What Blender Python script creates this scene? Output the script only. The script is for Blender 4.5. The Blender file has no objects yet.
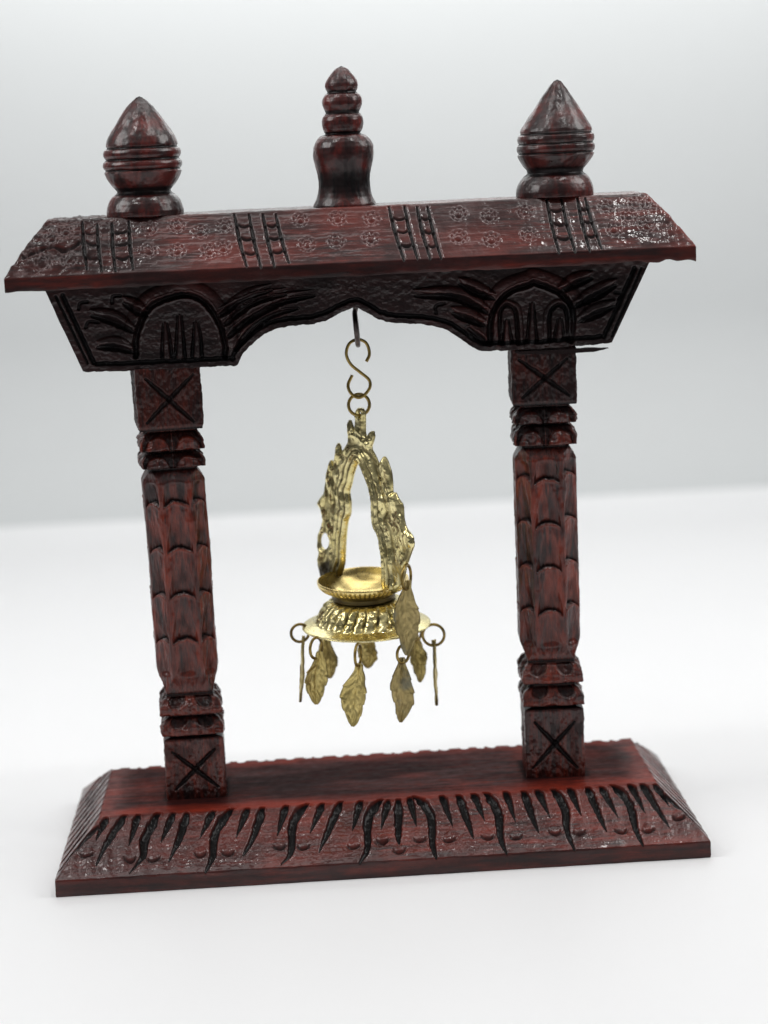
import bpy
import numpy as np
from math import pi, sin, cos, radians
from mathutils import Vector, Matrix

# A small carved wooden gateway stand with a hanging brass lamp. One unit is ten centimetres.
# Measured points of the carving: (x, y) in plan for the base and roof slopes, (x, z) for upright faces.
LIGHT_TOP, LIGHT_L, LIGHT_R, LIGHT_KEY, LIGHT_WALL, WORLD = 260.0, 295.0, 300.0, 70.0, 430.0, .28
BASE_STROKES = [(1, [(-0.9396, -0.29),(-0.9721, -0.3616)]),(2, [(-0.8777, -0.2806),(-0.929, -0.3643),(-0.9684, -0.4469)]),(1, [(-0.831, -0.2836),(-0.8591, -0.3849)]),(3, [(-0.7641, -0.2795),(-0.8058, -0.364),(-0.812, -0.4281),(-0.8562, -0.484)]),(1, [(-0.7111, -0.2845),(-0.7516, -0.3836)]),(2, [(-0.6643, -0.2875),(-0.6901, -0.3713),(-0.7246, -0.4527)]),(1, [(-0.5739, -0.2849),(-0.6208, -0.3756)]),(3, [(-0.5113, -0.2755),(-0.5666, -0.3546),(-0.578, -0.4428),(-0.6057, -0.5013)]),(1, [(-0.4567, -0.2823),(-0.4974, -0.3802)]),(2, [(-0.4051, -0.2822),(-0.4354, -0.3711),(-0.4756, -0.4492)]),(1, [(-0.3236, -0.279),(-0.3585, -0.384)]),(3, [(-0.2529, -0.2751),(-0.3026, -0.3385),(-0.3145, -0.4434),(-0.3498, -0.4858)]),(1, [(-0.1982, -0.2786),(-0.2471, -0.3829)]),(2, [(-0.1352, -0.2742),(-0.1794, -0.3627),(-0.2197, -0.4493)]),(1, [(-0.0679, -0.2785),(-0.1032, -0.3839)]),(3, [(0.0032, -0.2746),(-0.0455, -0.3382),(-0.0564, -0.4436),(-0.0912, -0.5021)]),(1, [(0.0275, -0.2845),(-0.0054, -0.3819)]),(2, [(0.0622, -0.2833),(0.0533, -0.3856),(0.0515, -0.4423)]),(1, [(0.1025, -0.2724),(0.1159, -0.3813)]),(3, [(0.1189, -0.2651),(0.1672, -0.3351),(0.1642, -0.4413),(0.1733, -0.5028)]),(1, [(0.213, -0.271),(0.2395, -0.3891)]),(2, [(0.271, -0.2747),(0.2896, -0.3594),(0.3042, -0.434)]),(1, [(0.3233, -0.2729),(0.3502, -0.3747)]),(3, [(0.3665, -0.2689),(0.3983, -0.3414),(0.3964, -0.4398),(0.4115, -0.5003)]),(1, [(0.4346, -0.2681),(0.4548, -0.3863)]),(2, [(0.4974, -0.2721),(0.5102, -0.3484),(0.5267, -0.4285)]),(1, [(0.5453, -0.2701),(0.5733, -0.3773)]),(3, [(0.6007, -0.2702),(0.6294, -0.3393),(0.6242, -0.4216),(0.6394, -0.5002)]),(1, [(0.6562, -0.2703),(0.681, -0.3791)]),(2, [(0.7193, -0.2726),(0.737, -0.3545),(0.7568, -0.4381)]),(1, [(0.7662, -0.2773),(0.8057, -0.392)]),(3, [(0.8072, -0.2697),(0.8504, -0.3366),(0.8568, -0.4281),(0.8727, -0.5069)]),(1, [(0.8676, -0.2701),(0.9001, -0.3814)]),(2, [(0.9101, -0.2728),(0.9362, -0.342),(0.9717, -0.4386)]),(1, [(0.9555, -0.2842),(0.9874, -0.362)])]
BASE_DOTS = [(-0.9995, -0.4002),(-0.8549, -0.4222),(-0.7738, -0.4273),(-0.6177, -0.4195),(-0.5257, -0.422),(-0.3518, -0.412),(-0.2704, -0.4172),(-0.1012, -0.4246),(-0.0081, -0.4175),(-0.003, -0.4113),(0.0508, -0.4503),(0.1236, -0.4145),(0.2236, -0.4208),(0.3523, -0.4207),(0.4493, -0.4269),(0.5825, -0.419),(0.6658, -0.4242),(0.8053, -0.4281),(0.8999, -0.4308),(1.0127, -0.3918)]
LADDERS = [[((-0.8896, -0.1476),(-0.8739, -0.2696)),((-0.8405, -0.1573),(-0.8261, -0.2754)),((-0.7924, -0.1539),(-0.7813, -0.2771)),((-0.7363, -0.1533),(-0.7244, -0.2726))], [((-0.3877, -0.1479),(-0.3539, -0.2788)),((-0.3393, -0.1497),(-0.3074, -0.2831)),((-0.293, -0.1514),(-0.2632, -0.2822)),((-0.25, -0.153),(-0.2154, -0.2763))], [((0.1265, -0.1474),(0.1614, -0.2814)),((0.1784, -0.1496),(0.2061, -0.2792)),((0.2196, -0.1512),(0.248, -0.2834)),((0.2548, -0.1525),(0.2857, -0.2874))], [((0.6546, -0.1469),(0.6729, -0.2804)),((0.703, -0.1452),(0.7272, -0.2858)),((0.7564, -0.1472),(0.7748, -0.2809)),((0.7831, -0.1482),(0.8148, -0.278))]]
STARS = [(-0.1706, -0.1705),(-0.0471, -0.1714),(0.0667, -0.1756),(-0.1517, -0.2332),(-0.0569, -0.2293),(0.0569, -0.2261),(-0.4222, -0.1762),(-0.4294, -0.2317),(0.3552, -0.1747),(0.4554, -0.1846),(0.578, -0.1768),(0.3474, -0.2327),(0.4547, -0.2428),(0.5803, -0.2353),(-0.6707, -0.1744),(-0.5762, -0.1704),(-0.5012, -0.1881),(-0.6716, -0.23),(-0.5779, -0.2335),(-0.4748, -0.2374),(-0.9905, -0.1922),(-0.9438, -0.1754),(-1.0172, -0.2502),(-0.9334, -0.246),(-1.0551, -0.2267),(0.8463, -0.1768),(0.9514, -0.1709),(1.0086, -0.1763),(0.8639, -0.2361),(0.9725, -0.2304),(0.9195, -0.2057)]
BEAM_BOTTOM = [(-0.9229, 1.7131),(-0.7995, 1.7103),(-0.6658, 1.7093),(-0.5318, 1.7086),(-0.4069, 1.7085),(-0.3853, 1.749),(-0.3498, 1.781),(-0.3096, 1.8127),(-0.2656, 1.8279),(-0.2076, 1.8337),(-0.1498, 1.8356),(-0.1012, 1.8458),(-0.052, 1.8674),(-0.0127, 1.8828),(0.0019, 1.8868),(0.0346, 1.866),(0.0721, 1.8421),(0.1101, 1.8287),(0.1266, 1.8257),(0.2211, 1.8172),(0.2917, 1.8003),(0.3303, 1.7746),(0.3689, 1.745),(0.4115, 1.7167),(0.5112, 1.714),(0.6166, 1.7138),(0.7358, 1.7164),(0.821, 1.7196),(0.862, 1.722)]
BEAM_TOP = [(-1.0318, 1.9957),(1.0009, 1.9984)]
BEAM_MARKS = [('arch', [(-0.7429, 1.7579),(-0.7387, 1.8198),(-0.7127, 1.8854),(-0.6768, 1.9254),(-0.6172, 1.9475),(-0.5586, 1.9529),(-0.502, 1.9252),(-0.4594, 1.8563),(-0.4433, 1.7884),(-0.446, 1.7431)]),('spike', [(-0.6398, 1.7494),(-0.6391, 1.8132),(-0.6392, 1.8634)]),('spike', [(-0.5967, 1.7439),(-0.5925, 1.8109),(-0.5893, 1.8877)]),('spike', [(-0.5397, 1.7444),(-0.5354, 1.8148),(-0.5359, 1.8617)]),('leaf', [(-0.7729, 1.9456),(-0.7271, 1.9176),(-0.695, 1.8989)]),('leaf', [(-0.8801, 1.9079),(-0.8055, 1.8852),(-0.7368, 1.8435)]),('leaf', [(-0.8685, 1.802),(-0.8019, 1.7987),(-0.7461, 1.7767)]),('curl', [(-0.9218, 1.9243),(-0.9157, 1.943),(-0.8917, 1.9466)]),('curl', [(-0.8114, 1.938),(-0.8052, 1.9596),(-0.7812, 1.9622)]),('curl', [(-0.9025, 1.8612),(-0.8916, 1.8798),(-0.8586, 1.8763)]),('swoosh', [(-0.4543, 1.8822),(-0.3951, 1.9129),(-0.3362, 1.9387),(-0.2778, 1.955)]),('swoosh', [(-0.4369, 1.8526),(-0.3471, 1.9153),(-0.2308, 1.9384)]),('swoosh', [(-0.4298, 1.809),(-0.3599, 1.8584),(-0.2515, 1.9107),(-0.1354, 1.929)]),('swoosh', [(-0.4084, 1.7646),(-0.3519, 1.8292),(-0.2727, 1.8734),(-0.1951, 1.8888)]),('arch', [(0.4481, 1.7411),(0.4525, 1.82),(0.4807, 1.8778),(0.5255, 1.915),(0.5894, 1.9331),(0.606, 1.9381),(0.6804, 1.9055),(0.7211, 1.8619),(0.7323, 1.8113),(0.7235, 1.7363)]),('spike', [(0.5903, 1.7422),(0.5919, 1.7963),(0.5943, 1.8703)]),('horse', [(0.4839, 1.7393),(0.4831, 1.8343),(0.5001, 1.865),(0.5198, 1.8641),(0.5389, 1.8395),(0.5434, 1.7364)]),('horse', [(0.6504, 1.74),(0.6512, 1.8236),(0.6706, 1.856),(0.6917, 1.8592),(0.7118, 1.829),(0.7134, 1.7368)]),('spike', [(0.5078, 1.7421),(0.505, 1.7779),(0.5064, 1.8174)]),('spike', [(0.6825, 1.7468),(0.6852, 1.7801),(0.6861, 1.8135)]),('leaf', [(0.353, 1.9547),(0.4072, 1.9246),(0.4695, 1.898)]),('leaf', [(0.2018, 1.9227),(0.3277, 1.9127),(0.3977, 1.8818),(0.4519, 1.8477)]),('leaf', [(0.3256, 1.8578),(0.3801, 1.8354),(0.4347, 1.809)]),('swoosh', [(0.3785, 1.792),(0.417, 1.7585),(0.4416, 1.7351)]),('curl', [(0.27, 1.8526),(0.2709, 1.8762),(0.2989, 1.8827)]),('leaf', [(0.7991, 1.9538),(0.74, 1.9358),(0.6805, 1.9096)]),('leaf', [(0.8781, 1.9251),(0.8059, 1.8911),(0.7294, 1.8573)]),('leaf', [(0.8722, 1.8545),(0.8043, 1.8286),(0.7448, 1.8065)]),('curl', [(0.8894, 1.8704),(0.8982, 1.8866),(0.8773, 1.8918)])]
S_HOOK = [(0.0321, 1.6875),(0.044, 1.7138),(0.035, 1.7501),(0.0071, 1.7649),(-0.023, 1.753),(-0.0354, 1.7178),(-0.0219, 1.6813),(0.0081, 1.6528),(0.0381, 1.6243),(0.0396, 1.5972),(0.0177, 1.5713),(-0.005, 1.5661),(-0.0266, 1.5826),(-0.0343, 1.61),(-0.0183, 1.6434)]
RING_C = (-0.0001, 1.5399)
EYE = [(0.0059, 1.8862),(-0.0005, 1.8593),(0.0046, 1.7872),(0.0075, 1.739)]
BOWL_C = (-0.0044, 0.9258)
SAUCER_C = (-0.0106, 0.7534)
ARCH = [(-0.245, 0.846),(-0.262, 0.905),(-0.2737, 0.9477),(-0.262, 0.9805),(-0.2689, 1.0053),(-0.2651, 1.0497),(-0.2453, 1.0741),(-0.2251, 1.1111),(-0.2338, 1.141),(-0.2583, 1.1673),(-0.2356, 1.1916),(-0.2136, 1.2085),(-0.1967, 1.2715),(-0.1773, 1.3164),(-0.1624, 1.3357),(-0.1509, 1.3061),(-0.1376, 1.3558),(-0.1192, 1.4001),(-0.1066, 1.3856),(-0.1053, 1.3659),(-0.0854, 1.3783),(-0.0595, 1.4053),(-0.0576, 1.4301),(-0.0614, 1.4684),(-0.0446, 1.4879),(-0.0304, 1.4604),(-0.0228, 1.4435),(-0.0144, 1.4791),(-0.0087, 1.5179),(0.0063, 1.5312),(0.0284, 1.5311),(0.0413, 1.5182),(0.0379, 1.4729),(0.0356, 1.4415),(0.0476, 1.4321),(0.0628, 1.4507),(0.0836, 1.4576),(0.0875, 1.4355),(0.0653, 1.3954),(0.0871, 1.3704),(0.1063, 1.3403),(0.1202, 1.3589),(0.136, 1.3756),(0.1527, 1.3593),(0.1705, 1.32),(0.1734, 1.2848),(0.171, 1.25),(0.1875, 1.2552),(0.2007, 1.2359),(0.226, 1.2146),(0.2255, 1.168),(0.2362, 1.1365),(0.2696, 1.113),(0.2756, 1.0827),(0.2488, 1.0377),(0.2305, 1.004),(0.211, 0.9524),(0.164, 0.8964),(0.1092, 0.8953),(0.0991, 0.908),(0.1009, 0.965),(0.1015, 1.0194),(0.0898, 1.087),(0.0594, 1.1255),(0.0582, 1.1852),(0.0603, 1.2135),(0.0448, 1.2658),(0.0193, 1.3049),(0.0051, 1.3305),(-0.0064, 1.3417),(-0.0237, 1.3207),(-0.0398, 1.2944),(-0.0539, 1.2576),(-0.0704, 1.2275),(-0.0646, 1.1925),(-0.0679, 1.1505),(-0.0873, 1.1203),(-0.1038, 1.0555),(-0.1105, 1.0078),(-0.1168, 0.9636),(-0.1751, 0.85)]
ARCH_HOLE = [(-0.2036, 1.0356),(-0.207, 1.0242),(-0.2145, 1.0147),(-0.2244, 1.0094),(-0.2345, 1.0095),(-0.2425, 1.0149),(-0.2464, 1.0245),(-0.2455, 1.036),(-0.2398, 1.0467),(-0.2308, 1.0543),(-0.2205, 1.057),(-0.2113, 1.0541),(-0.2052, 1.0464)]
ARCH_TOP_HOLE = [(0.0258, 1.5101),(0.0229, 1.5027),(0.0166, 1.4985),(0.01, 1.4993),(0.006, 1.5048),(0.0066, 1.5124),(0.0114, 1.5186),(0.0183, 1.5205),(0.024, 1.5171)]
LEAVES = [('L1', 0.0, (-0.2448, 0.7451),(-0.2358, 0.7157),(-0.2613, 0.4953)),('L2', -0.15, (-0.1923, 0.7258),(-0.1834, 0.6969),(-0.2058, 0.527)),('L3', -0.22, (-0.051, 0.7107),(-0.0497, 0.6649),(-0.0799, 0.4611)),('L4', -0.16, (0.1056, 0.6898),(0.0992, 0.6618),(0.0865, 0.4479)),('L5', 0.0, (0.2239, 0.7111),(0.2226, 0.6767),(0.2225, 0.4538)),('L6', 0.12, (0.173, 0.6919),(0.1614, 0.6741),(0.1726, 0.5104)),('L7', 0.19, (0.0076, 0.6953),(0.0028, 0.6696),(-0.0025, 0.5542)),('L8', 0.14, (-0.152, 0.7092),(-0.1531, 0.6872),(-0.1425, 0.5383)),('LA', -0.2, (0.127, 0.9688),(0.1276, 0.9409),(0.1188, 0.6958))]
SPLINTER = [(0.4805, 1.7094),(0.6845, 1.7104),(0.8208, 1.7121),(0.8514, 1.7069),(0.7864, 1.7003),(0.6331, 1.6994),(0.4802, 1.7009)]
FIN = [(-0.6889, 2.2184),(-0.0182, 2.2176),(0.6961, 2.2251),(-0.6835, 2.6043),(-0.0052, 2.6771),(0.7192, 2.6082)]
# ------------------------------------------------------------------ helpers
def hash3(i, j, k, seed):
    h = (i.astype(np.int64)*374761393 + j.astype(np.int64)*668265263 + k.astype(np.int64)*2147483647 + seed*974711) & 0x7fffffff
    h = ((h ^ (h >> 13))*1274126177) & 0x7fffffff
    h = ((h ^ (h >> 16))*668265263) & 0x7fffffff
    return ((h ^ (h >> 15)) & 0xffff)/32767.5 - 1.0

def vnoise(x, y, z=0.0, seed=0):
    x, y, z = np.broadcast_arrays(np.asarray(x, float), np.asarray(y, float), np.asarray(z, float))
    i, j, k = np.floor(x), np.floor(y), np.floor(z)
    fx, fy, fz = x-i, y-j, z-k
    fx, fy, fz = [f*f*(3-2*f) for f in (fx, fy, fz)]
    r = 0
    for a in (0, 1):
        for b in (0, 1):
            for c in (0, 1):
                w = (fx if a else 1-fx)*(fy if b else 1-fy)*(fz if c else 1-fz)
                r = r + w*hash3(i+a, j+b, k+c, seed)
    return r

def fbm(x, y, z=0.0, seed=0, octs=3, gain=.5):
    r, a = 0, 1.0
    for o in range(octs):
        r = r + a*vnoise(np.asarray(x)*2**o, np.asarray(y)*2**o, np.asarray(z)*2**o, seed+17*o)
        a *= gain
    return r

def sstep(a, b, x):
    t = np.clip((x-a)/(b-a), 0, 1)
    return t*t*(3-2*t)

def spline(pts, n=40):
    P = np.array(pts, float)
    if len(P) == 2:
        t = np.linspace(0, 1, n)[:, None]
        return P[0]*(1-t)+P[1]*t
    Q = np.vstack([2*P[0]-P[1], P, 2*P[-1]-P[-2]])
    out = []
    m = max(3, n//(len(P)-1))
    for i in range(len(P)-1):
        t = np.linspace(0, 1, m, endpoint=(i == len(P)-2))[:, None]
        a, b, c, d = Q[i], Q[i+1], Q[i+2], Q[i+3]
        out.append(.5*(2*b+(c-a)*t+(2*a-5*b+4*c-d)*t**2+(3*b-3*c+d-a)*t**3))
    return np.vstack(out)

def nearest(X, Y, pts, sx=1.0, sy=1.0, pad=.05):
    """(index of cells near the line, distance to the line, fraction along it, signed side)"""
    P = np.array(pts)
    lo, hi = P.min(0)-pad, P.max(0)+pad
    m = np.nonzero((X > lo[0]) & (X < hi[0]) & (Y > lo[1]) & (Y < hi[1]))
    x, y = X[m]*sx, Y[m]*sy
    best = np.full(x.shape, 1e9); tt = np.zeros(x.shape); sd = np.zeros(x.shape)
    L = P*np.array([sx, sy])
    for i in range(len(L)-1):
        a, b = L[i], L[i+1]
        e = b-a; l2 = e@e+1e-12
        t = np.clip(((x-a[0])*e[0]+(y-a[1])*e[1])/l2, 0, 1)
        dx, dy = x-a[0]-t*e[0], y-a[1]-t*e[1]
        d = np.hypot(dx, dy)
        u = d < best
        best[u] = d[u]; tt[u] = ((i+t)/(len(L)-1))[u]; sd[u] = np.sign(e[0]*dy-e[1]*dx)[u]
    return m, best, tt, sd

def gouge(H, S, X, Y, pts, w, depth, shape=None, sx=1.0, sy=1.0, stain_shade=1.0, n=40, rim=0.0, power=.8, mul=True):
    """cut a groove into the height map H and blacken it in S"""
    P = spline(pts, n)
    m, d, t, sd = nearest(X, Y, P, sx, sy, pad=.05)
    if len(d) == 0:
        return
    ww = w*(shape(t) if shape else 1.0)+1e-6
    jit = 1+.18*vnoise(X[m]*90, Y[m]*90, 3.3, 5)
    q = d/(ww*jit)
    cut = np.clip(1-q*q, 0, 1)**power
    H[m] -= depth*cut*np.clip(ww/w, .25, 1)
    if rim:
        H[m] += rim*np.exp(-((q-1.25)/.28)**2)
    S[m] = np.maximum(S[m], stain_shade*sstep(1.12, .72, q))

COL = bpy.data.collections.new('scene_objects')
bpy.context.scene.collection.children.link(COL)

def link(name, me, mats, parent=None):
    o = bpy.data.objects.new(name, me)
    COL.objects.link(o)
    for m in (mats if isinstance(mats, (list, tuple)) else [mats]):
        me.materials.append(m)
    if parent is not None:
        o.parent = parent
    return o

def tag(o, label=None, cat=None, group=None, kind=None):
    for k, v in (('label', label), ('category', cat), ('group', group), ('kind', kind)):
        if v:
            o[k] = v
    return o

def mesh_from(V, F, name, attrs=None, smooth=True):
    me = bpy.data.meshes.new(name)
    V = np.asarray(V, np.float32).reshape(-1, 3)
    F = np.asarray(F, np.int32)
    me.vertices.add(len(V)); me.vertices.foreach_set('co', V.ravel())
    k = F.shape[1]
    me.loops.add(F.size); me.loops.foreach_set('vertex_index', F.ravel())
    me.polygons.add(len(F))
    me.polygons.foreach_set('loop_start', np.arange(0, F.size, k, dtype=np.int32))
    me.polygons.foreach_set('use_smooth', np.full(len(F), smooth))
    me.update(calc_edges=True)
    for a, v in (attrs or {}).items():
        at = me.attributes.new(a, 'FLOAT', 'POINT')
        at.data.foreach_set('value', np.asarray(v, np.float32).ravel())
    me.validate()
    return me

def grid_faces(ny, nx, wrap=False, off=0, flip=False):
    j = np.arange(ny-1)[:, None]
    i = np.arange(nx if wrap else nx-1)[None, :]
    i2 = (i+1) % nx
    a, b, c, d = j*nx+i, j*nx+i2, (j+1)*nx+i2, (j+1)*nx+i
    F = np.stack([np.broadcast_to(v, (ny-1, i.shape[1])) for v in (a, b, c, d)], -1).reshape(-1, 4)+off
    return F[:, ::-1] if flip else F

def skirt(P, A, steps, fn):
    """add border rings all round a grid: fn(border points, f) gives each ring"""
    ny, nx = P.shape[:2]
    n = len(steps)
    Q = np.pad(P, ((n, n), (n, n), (0, 0)), mode='edge')
    B = {k: np.pad(v, n, mode='edge') for k, v in A.items()}
    J, I = np.meshgrid(np.arange(ny+2*n), np.arange(nx+2*n), indexing='ij')
    lev = np.maximum(np.maximum(n-J, J-(ny+n-1)), np.maximum(n-I, I-(nx+n-1)))
    for k, f in enumerate(steps, 1):
        m = lev == k
        Q[m] = fn(Q[m], f)
    return Q, B

def tube(path, r, n=10, closed=False, taper=None):
    P = np.array(path, float); m = len(P)
    if closed:
        T = np.roll(P, -1, 0)-np.roll(P, 1, 0)
    else:
        T = np.gradient(P, axis=0)
    T /= np.linalg.norm(T, axis=1)[:, None]+1e-12
    nrm = np.cross(T[0], [0.3, .8, .5]); nrm /= np.linalg.norm(nrm)
    V = []
    for k in range(m):
        nrm = nrm-T[k]*(nrm@T[k]); nrm /= np.linalg.norm(nrm)
        b = np.cross(T[k], nrm)
        rr = r*(taper(k/(m-1)) if taper else 1.0)
        a = np.linspace(0, 2*pi, n, endpoint=False)[:, None]
        V.append(P[k]+rr*(np.cos(a)*nrm+np.sin(a)*b))
    V = np.array(V)
    if closed:
        V = np.concatenate([V, V[:1]])
        F = grid_faces(m+1, n, True)
        return V.reshape(-1, 3), F
    V = np.concatenate([P[None, :1]+0*V[:1], V, P[None, -1:]+0*V[:1]])
    return V.reshape(-1, 3), grid_faces(m+2, n, True)

def ring_path(c, r, ax1, ax2, n=40):
    a = np.linspace(0, 2*pi, n, endpoint=False)[:, None]
    return np.array(c)+r*(np.cos(a)*np.array(ax1)+np.sin(a)*np.array(ax2))

def merge(parts):
    Vs, Fs, o = [], [], 0
    for V, F in parts:
        Vs.append(V); Fs.append(F+o); o += len(V)
    return np.vstack(Vs), np.vstack(Fs)

def empty(name, loc=(0, 0, 0)):
    o = bpy.data.objects.new(name, None); o.location = loc
    o.empty_display_size = .1
    COL.objects.link(o)
    return o

# ------------------------------------------------------------------ materials
class NT:
    def __init__(self, name):
        self.m = bpy.data.materials.new(name); self.m.use_nodes = True
        self.t = self.m.node_tree; self.n = self.t.nodes
        self.bsdf = self.n['Principled BSDF']
    def add(self, typ, **kw):
        n = self.n.new(typ)
        for k, v in kw.items():
            if k.startswith('i_'):
                n.inputs[k[2:].replace('_', ' ')].default_value = v
            else:
                setattr(n, k, v)
        return n
    def l(self, a, b):
        self.t.links.new(a, b)
    def noise(self, scale, detail=3, rough=.55, vec=None):
        n = self.add('ShaderNodeTexNoise'); n.inputs['Scale'].default_value = scale
        n.inputs['Detail'].default_value = detail; n.inputs['Roughness'].default_value = rough
        if vec is not None:
            self.l(vec, n.inputs['Vector'])
        return n.outputs['Fac']
    def ramp(self, fac, stops):
        r = self.add('ShaderNodeValToRGB'); e = r.color_ramp.elements
        while len(e) < len(stops):
            e.new(.5)
        for q, (p, c) in zip(e, stops):
            q.position = p; q.color = (c, c, c, 1) if isinstance(c, float) else (*c, 1)
        self.l(fac, r.inputs['Fac'])
        return r.outputs['Color']
    def mix(self, fac, a, b, blend='MIX'):
        x = self.add('ShaderNodeMix', data_type='RGBA', blend_type=blend)
        for s, v in ((0, fac), (6, a), (7, b)):
            if hasattr(v, 'links') or hasattr(v, 'is_linked'):
                self.l(v, x.inputs[s])
            elif s == 0:
                x.inputs[0].default_value = v
            else:
                x.inputs[s].default_value = (*v, 1)
        return x.outputs[2]
    def math(self, op, a, b=0.0, c=None):
        x = self.add('ShaderNodeMath', operation=op)
        for s, v in enumerate((a, b) if c is None else (a, b, c)):
            if hasattr(v, 'is_linked'):
                self.l(v, x.inputs[s])
            else:
                x.inputs[s].default_value = v
        return x.outputs[0]
    def attr(self, name):
        return self.add('ShaderNodeAttribute', attribute_name=name).outputs['Fac']
    def bump(self, h, strength, dist=.01, prev=None):
        b = self.add('ShaderNodeBump'); b.inputs['Strength'].default_value = strength
        b.inputs['Distance'].default_value = dist
        self.l(h, b.inputs['Height'])
        if prev is not None:
            self.l(prev, b.inputs['Normal'])
        return b.outputs['Normal']

def wood_material(name, dark, mid, red, stretch, black=(.006, .005, .0055), redness=.5, fineb=1.0, lump=.10, crough=(.07, .22), rough=(.38, .60), seedoff=0.0, coat=.62):
    t = NT(name)
    geo = t.add('ShaderNodeTexCoord').outputs['Object']
    mp = t.add('ShaderNodeMapping'); mp.inputs['Scale'].default_value = stretch
    mp.inputs['Location'].default_value = (seedoff, seedoff*.7, seedoff*.3)
    t.l(geo, mp.inputs['Vector']); v = mp.outputs['Vector']
    grain = t.noise(9, 5, .65, v)
    fine = t.noise(38, 4, .7, v)
    blot = t.noise(3.2, 4, .6, geo)
    blot2 = t.noise(13, 3, .6, geo)
    g = t.math('ADD', t.math('MULTIPLY', grain, .6), t.math('MULTIPLY', fine, .4))
    c = t.mix(t.ramp(g, [(.36, 0.0), (.64, 1.0)]), dark, mid)
    rb = t.math('ADD', t.math('MULTIPLY', blot, .6), t.math('MULTIPLY', grain, .4))
    rfac = t.ramp(rb, [(.62-.3*redness, 0.0), (.82-.3*redness, 1.0)])
    rfac = t.math('MULTIPLY', rfac, t.ramp(fine, [(.35, .35), (.6, 1.0)]))
    c = t.mix(t.math('MULTIPLY', rfac, .85), c, red)
    c = t.mix(t.math('MULTIPLY', t.attr('wear'), t.ramp(fine, [(.3, .55), (.62, 1.0)])), c, red)
    dirt = t.math('MULTIPLY', t.ramp(blot2, [(.5, 0.0), (.72, 1.0)]), .40)
    c = t.mix(dirt, c, (.012, .005, .0055))
    c = t.mix(t.attr('stain_shade'), c, black)  # black stain, plus shade painted into the post and lintel cuts
    c = t.mix(t.math('MULTIPLY', t.attr('pale_tint'), t.ramp(t.noise(120, 2, .5, geo), [(.35, .3), (.6, 1.0)])), c, (.30, .22, .22))  # pale greyish pink, set on roof star rims and roof ends
    t.l(c, t.bsdf.inputs['Base Color'])
    rr = t.ramp(t.noise(26, 4, .6, geo), [(.3, rough[0]), (.7, rough[1])])
    rr = t.math('ADD', rr, t.math('ADD', t.math('MULTIPLY', t.attr('stain_shade'), .10), t.math('MULTIPLY', t.attr('dull'), .30)))
    t.l(rr, t.bsdf.inputs['Roughness'])
    t.l(t.math('MULTIPLY', t.math('SUBTRACT', 1.0, t.math('MULTIPLY', t.attr('stain_shade'), .70)), t.math('SUBTRACT', .28, t.math('MULTIPLY', t.attr('dull'), .24))), t.bsdf.inputs['Specular IOR Level'])
    cb = t.bump(t.noise(30, 2, .5, geo), lump, .004)
    cb = t.bump(t.noise(110, 2, .6, geo), .20*fineb, .0016, cb)
    b = t.bump(fine, .16, .003, cb)
    t.l(b, t.bsdf.inputs['Normal'])
    # thin uneven lacquer
    t.l(t.math('MULTIPLY', t.math('MULTIPLY', t.math('SUBTRACT', 1.0, t.math('MULTIPLY', t.attr('stain_shade'), .70)), t.math('SUBTRACT', 1.0, t.attr('dull'))), coat), t.bsdf.inputs['Coat Weight'])
    t.l(t.ramp(t.noise(7, 3, .6, geo), [(.35, crough[0]), (.65, crough[1])]), t.bsdf.inputs['Coat Roughness'])
    t.l(cb, t.bsdf.inputs['Coat Normal'])
    return t.m

DK, MD, RD = (.014, .0042, .0042), (.066, .0090, .0072), (.25, .026, .012)
W_X = wood_material('stained_wood_long_grain', DK, MD, RD, (.6, 6, 6), redness=.35)
W_BASE = wood_material('stained_wood_base', (.020, .0055, .005), (.088, .0115, .0082), (.28, .030, .013), (.6, 6, 6), redness=.42, rough=(.33, .55), seedoff=3.1, lump=.09, fineb=.45, crough=(.10, .26))
W_Z = wood_material('stained_wood_post', (.012, .0038, .0035), (.064, .0090, .0066), (.29, .036, .013), (6, 6, .6), redness=.52, rough=(.34, .55), seedoff=1.7)
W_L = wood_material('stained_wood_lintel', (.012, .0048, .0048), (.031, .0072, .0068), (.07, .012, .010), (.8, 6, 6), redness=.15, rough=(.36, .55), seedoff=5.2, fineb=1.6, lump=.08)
W_F = wood_material('stained_wood_finial', (.012, .0042, .0044), (.040, .0075, .0068), (.22, .020, .012), (3, 3, 1.2), redness=.5, rough=(.26, .46), seedoff=7.7, fineb=1.6, lump=.05, crough=(.16, .34))

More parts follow.
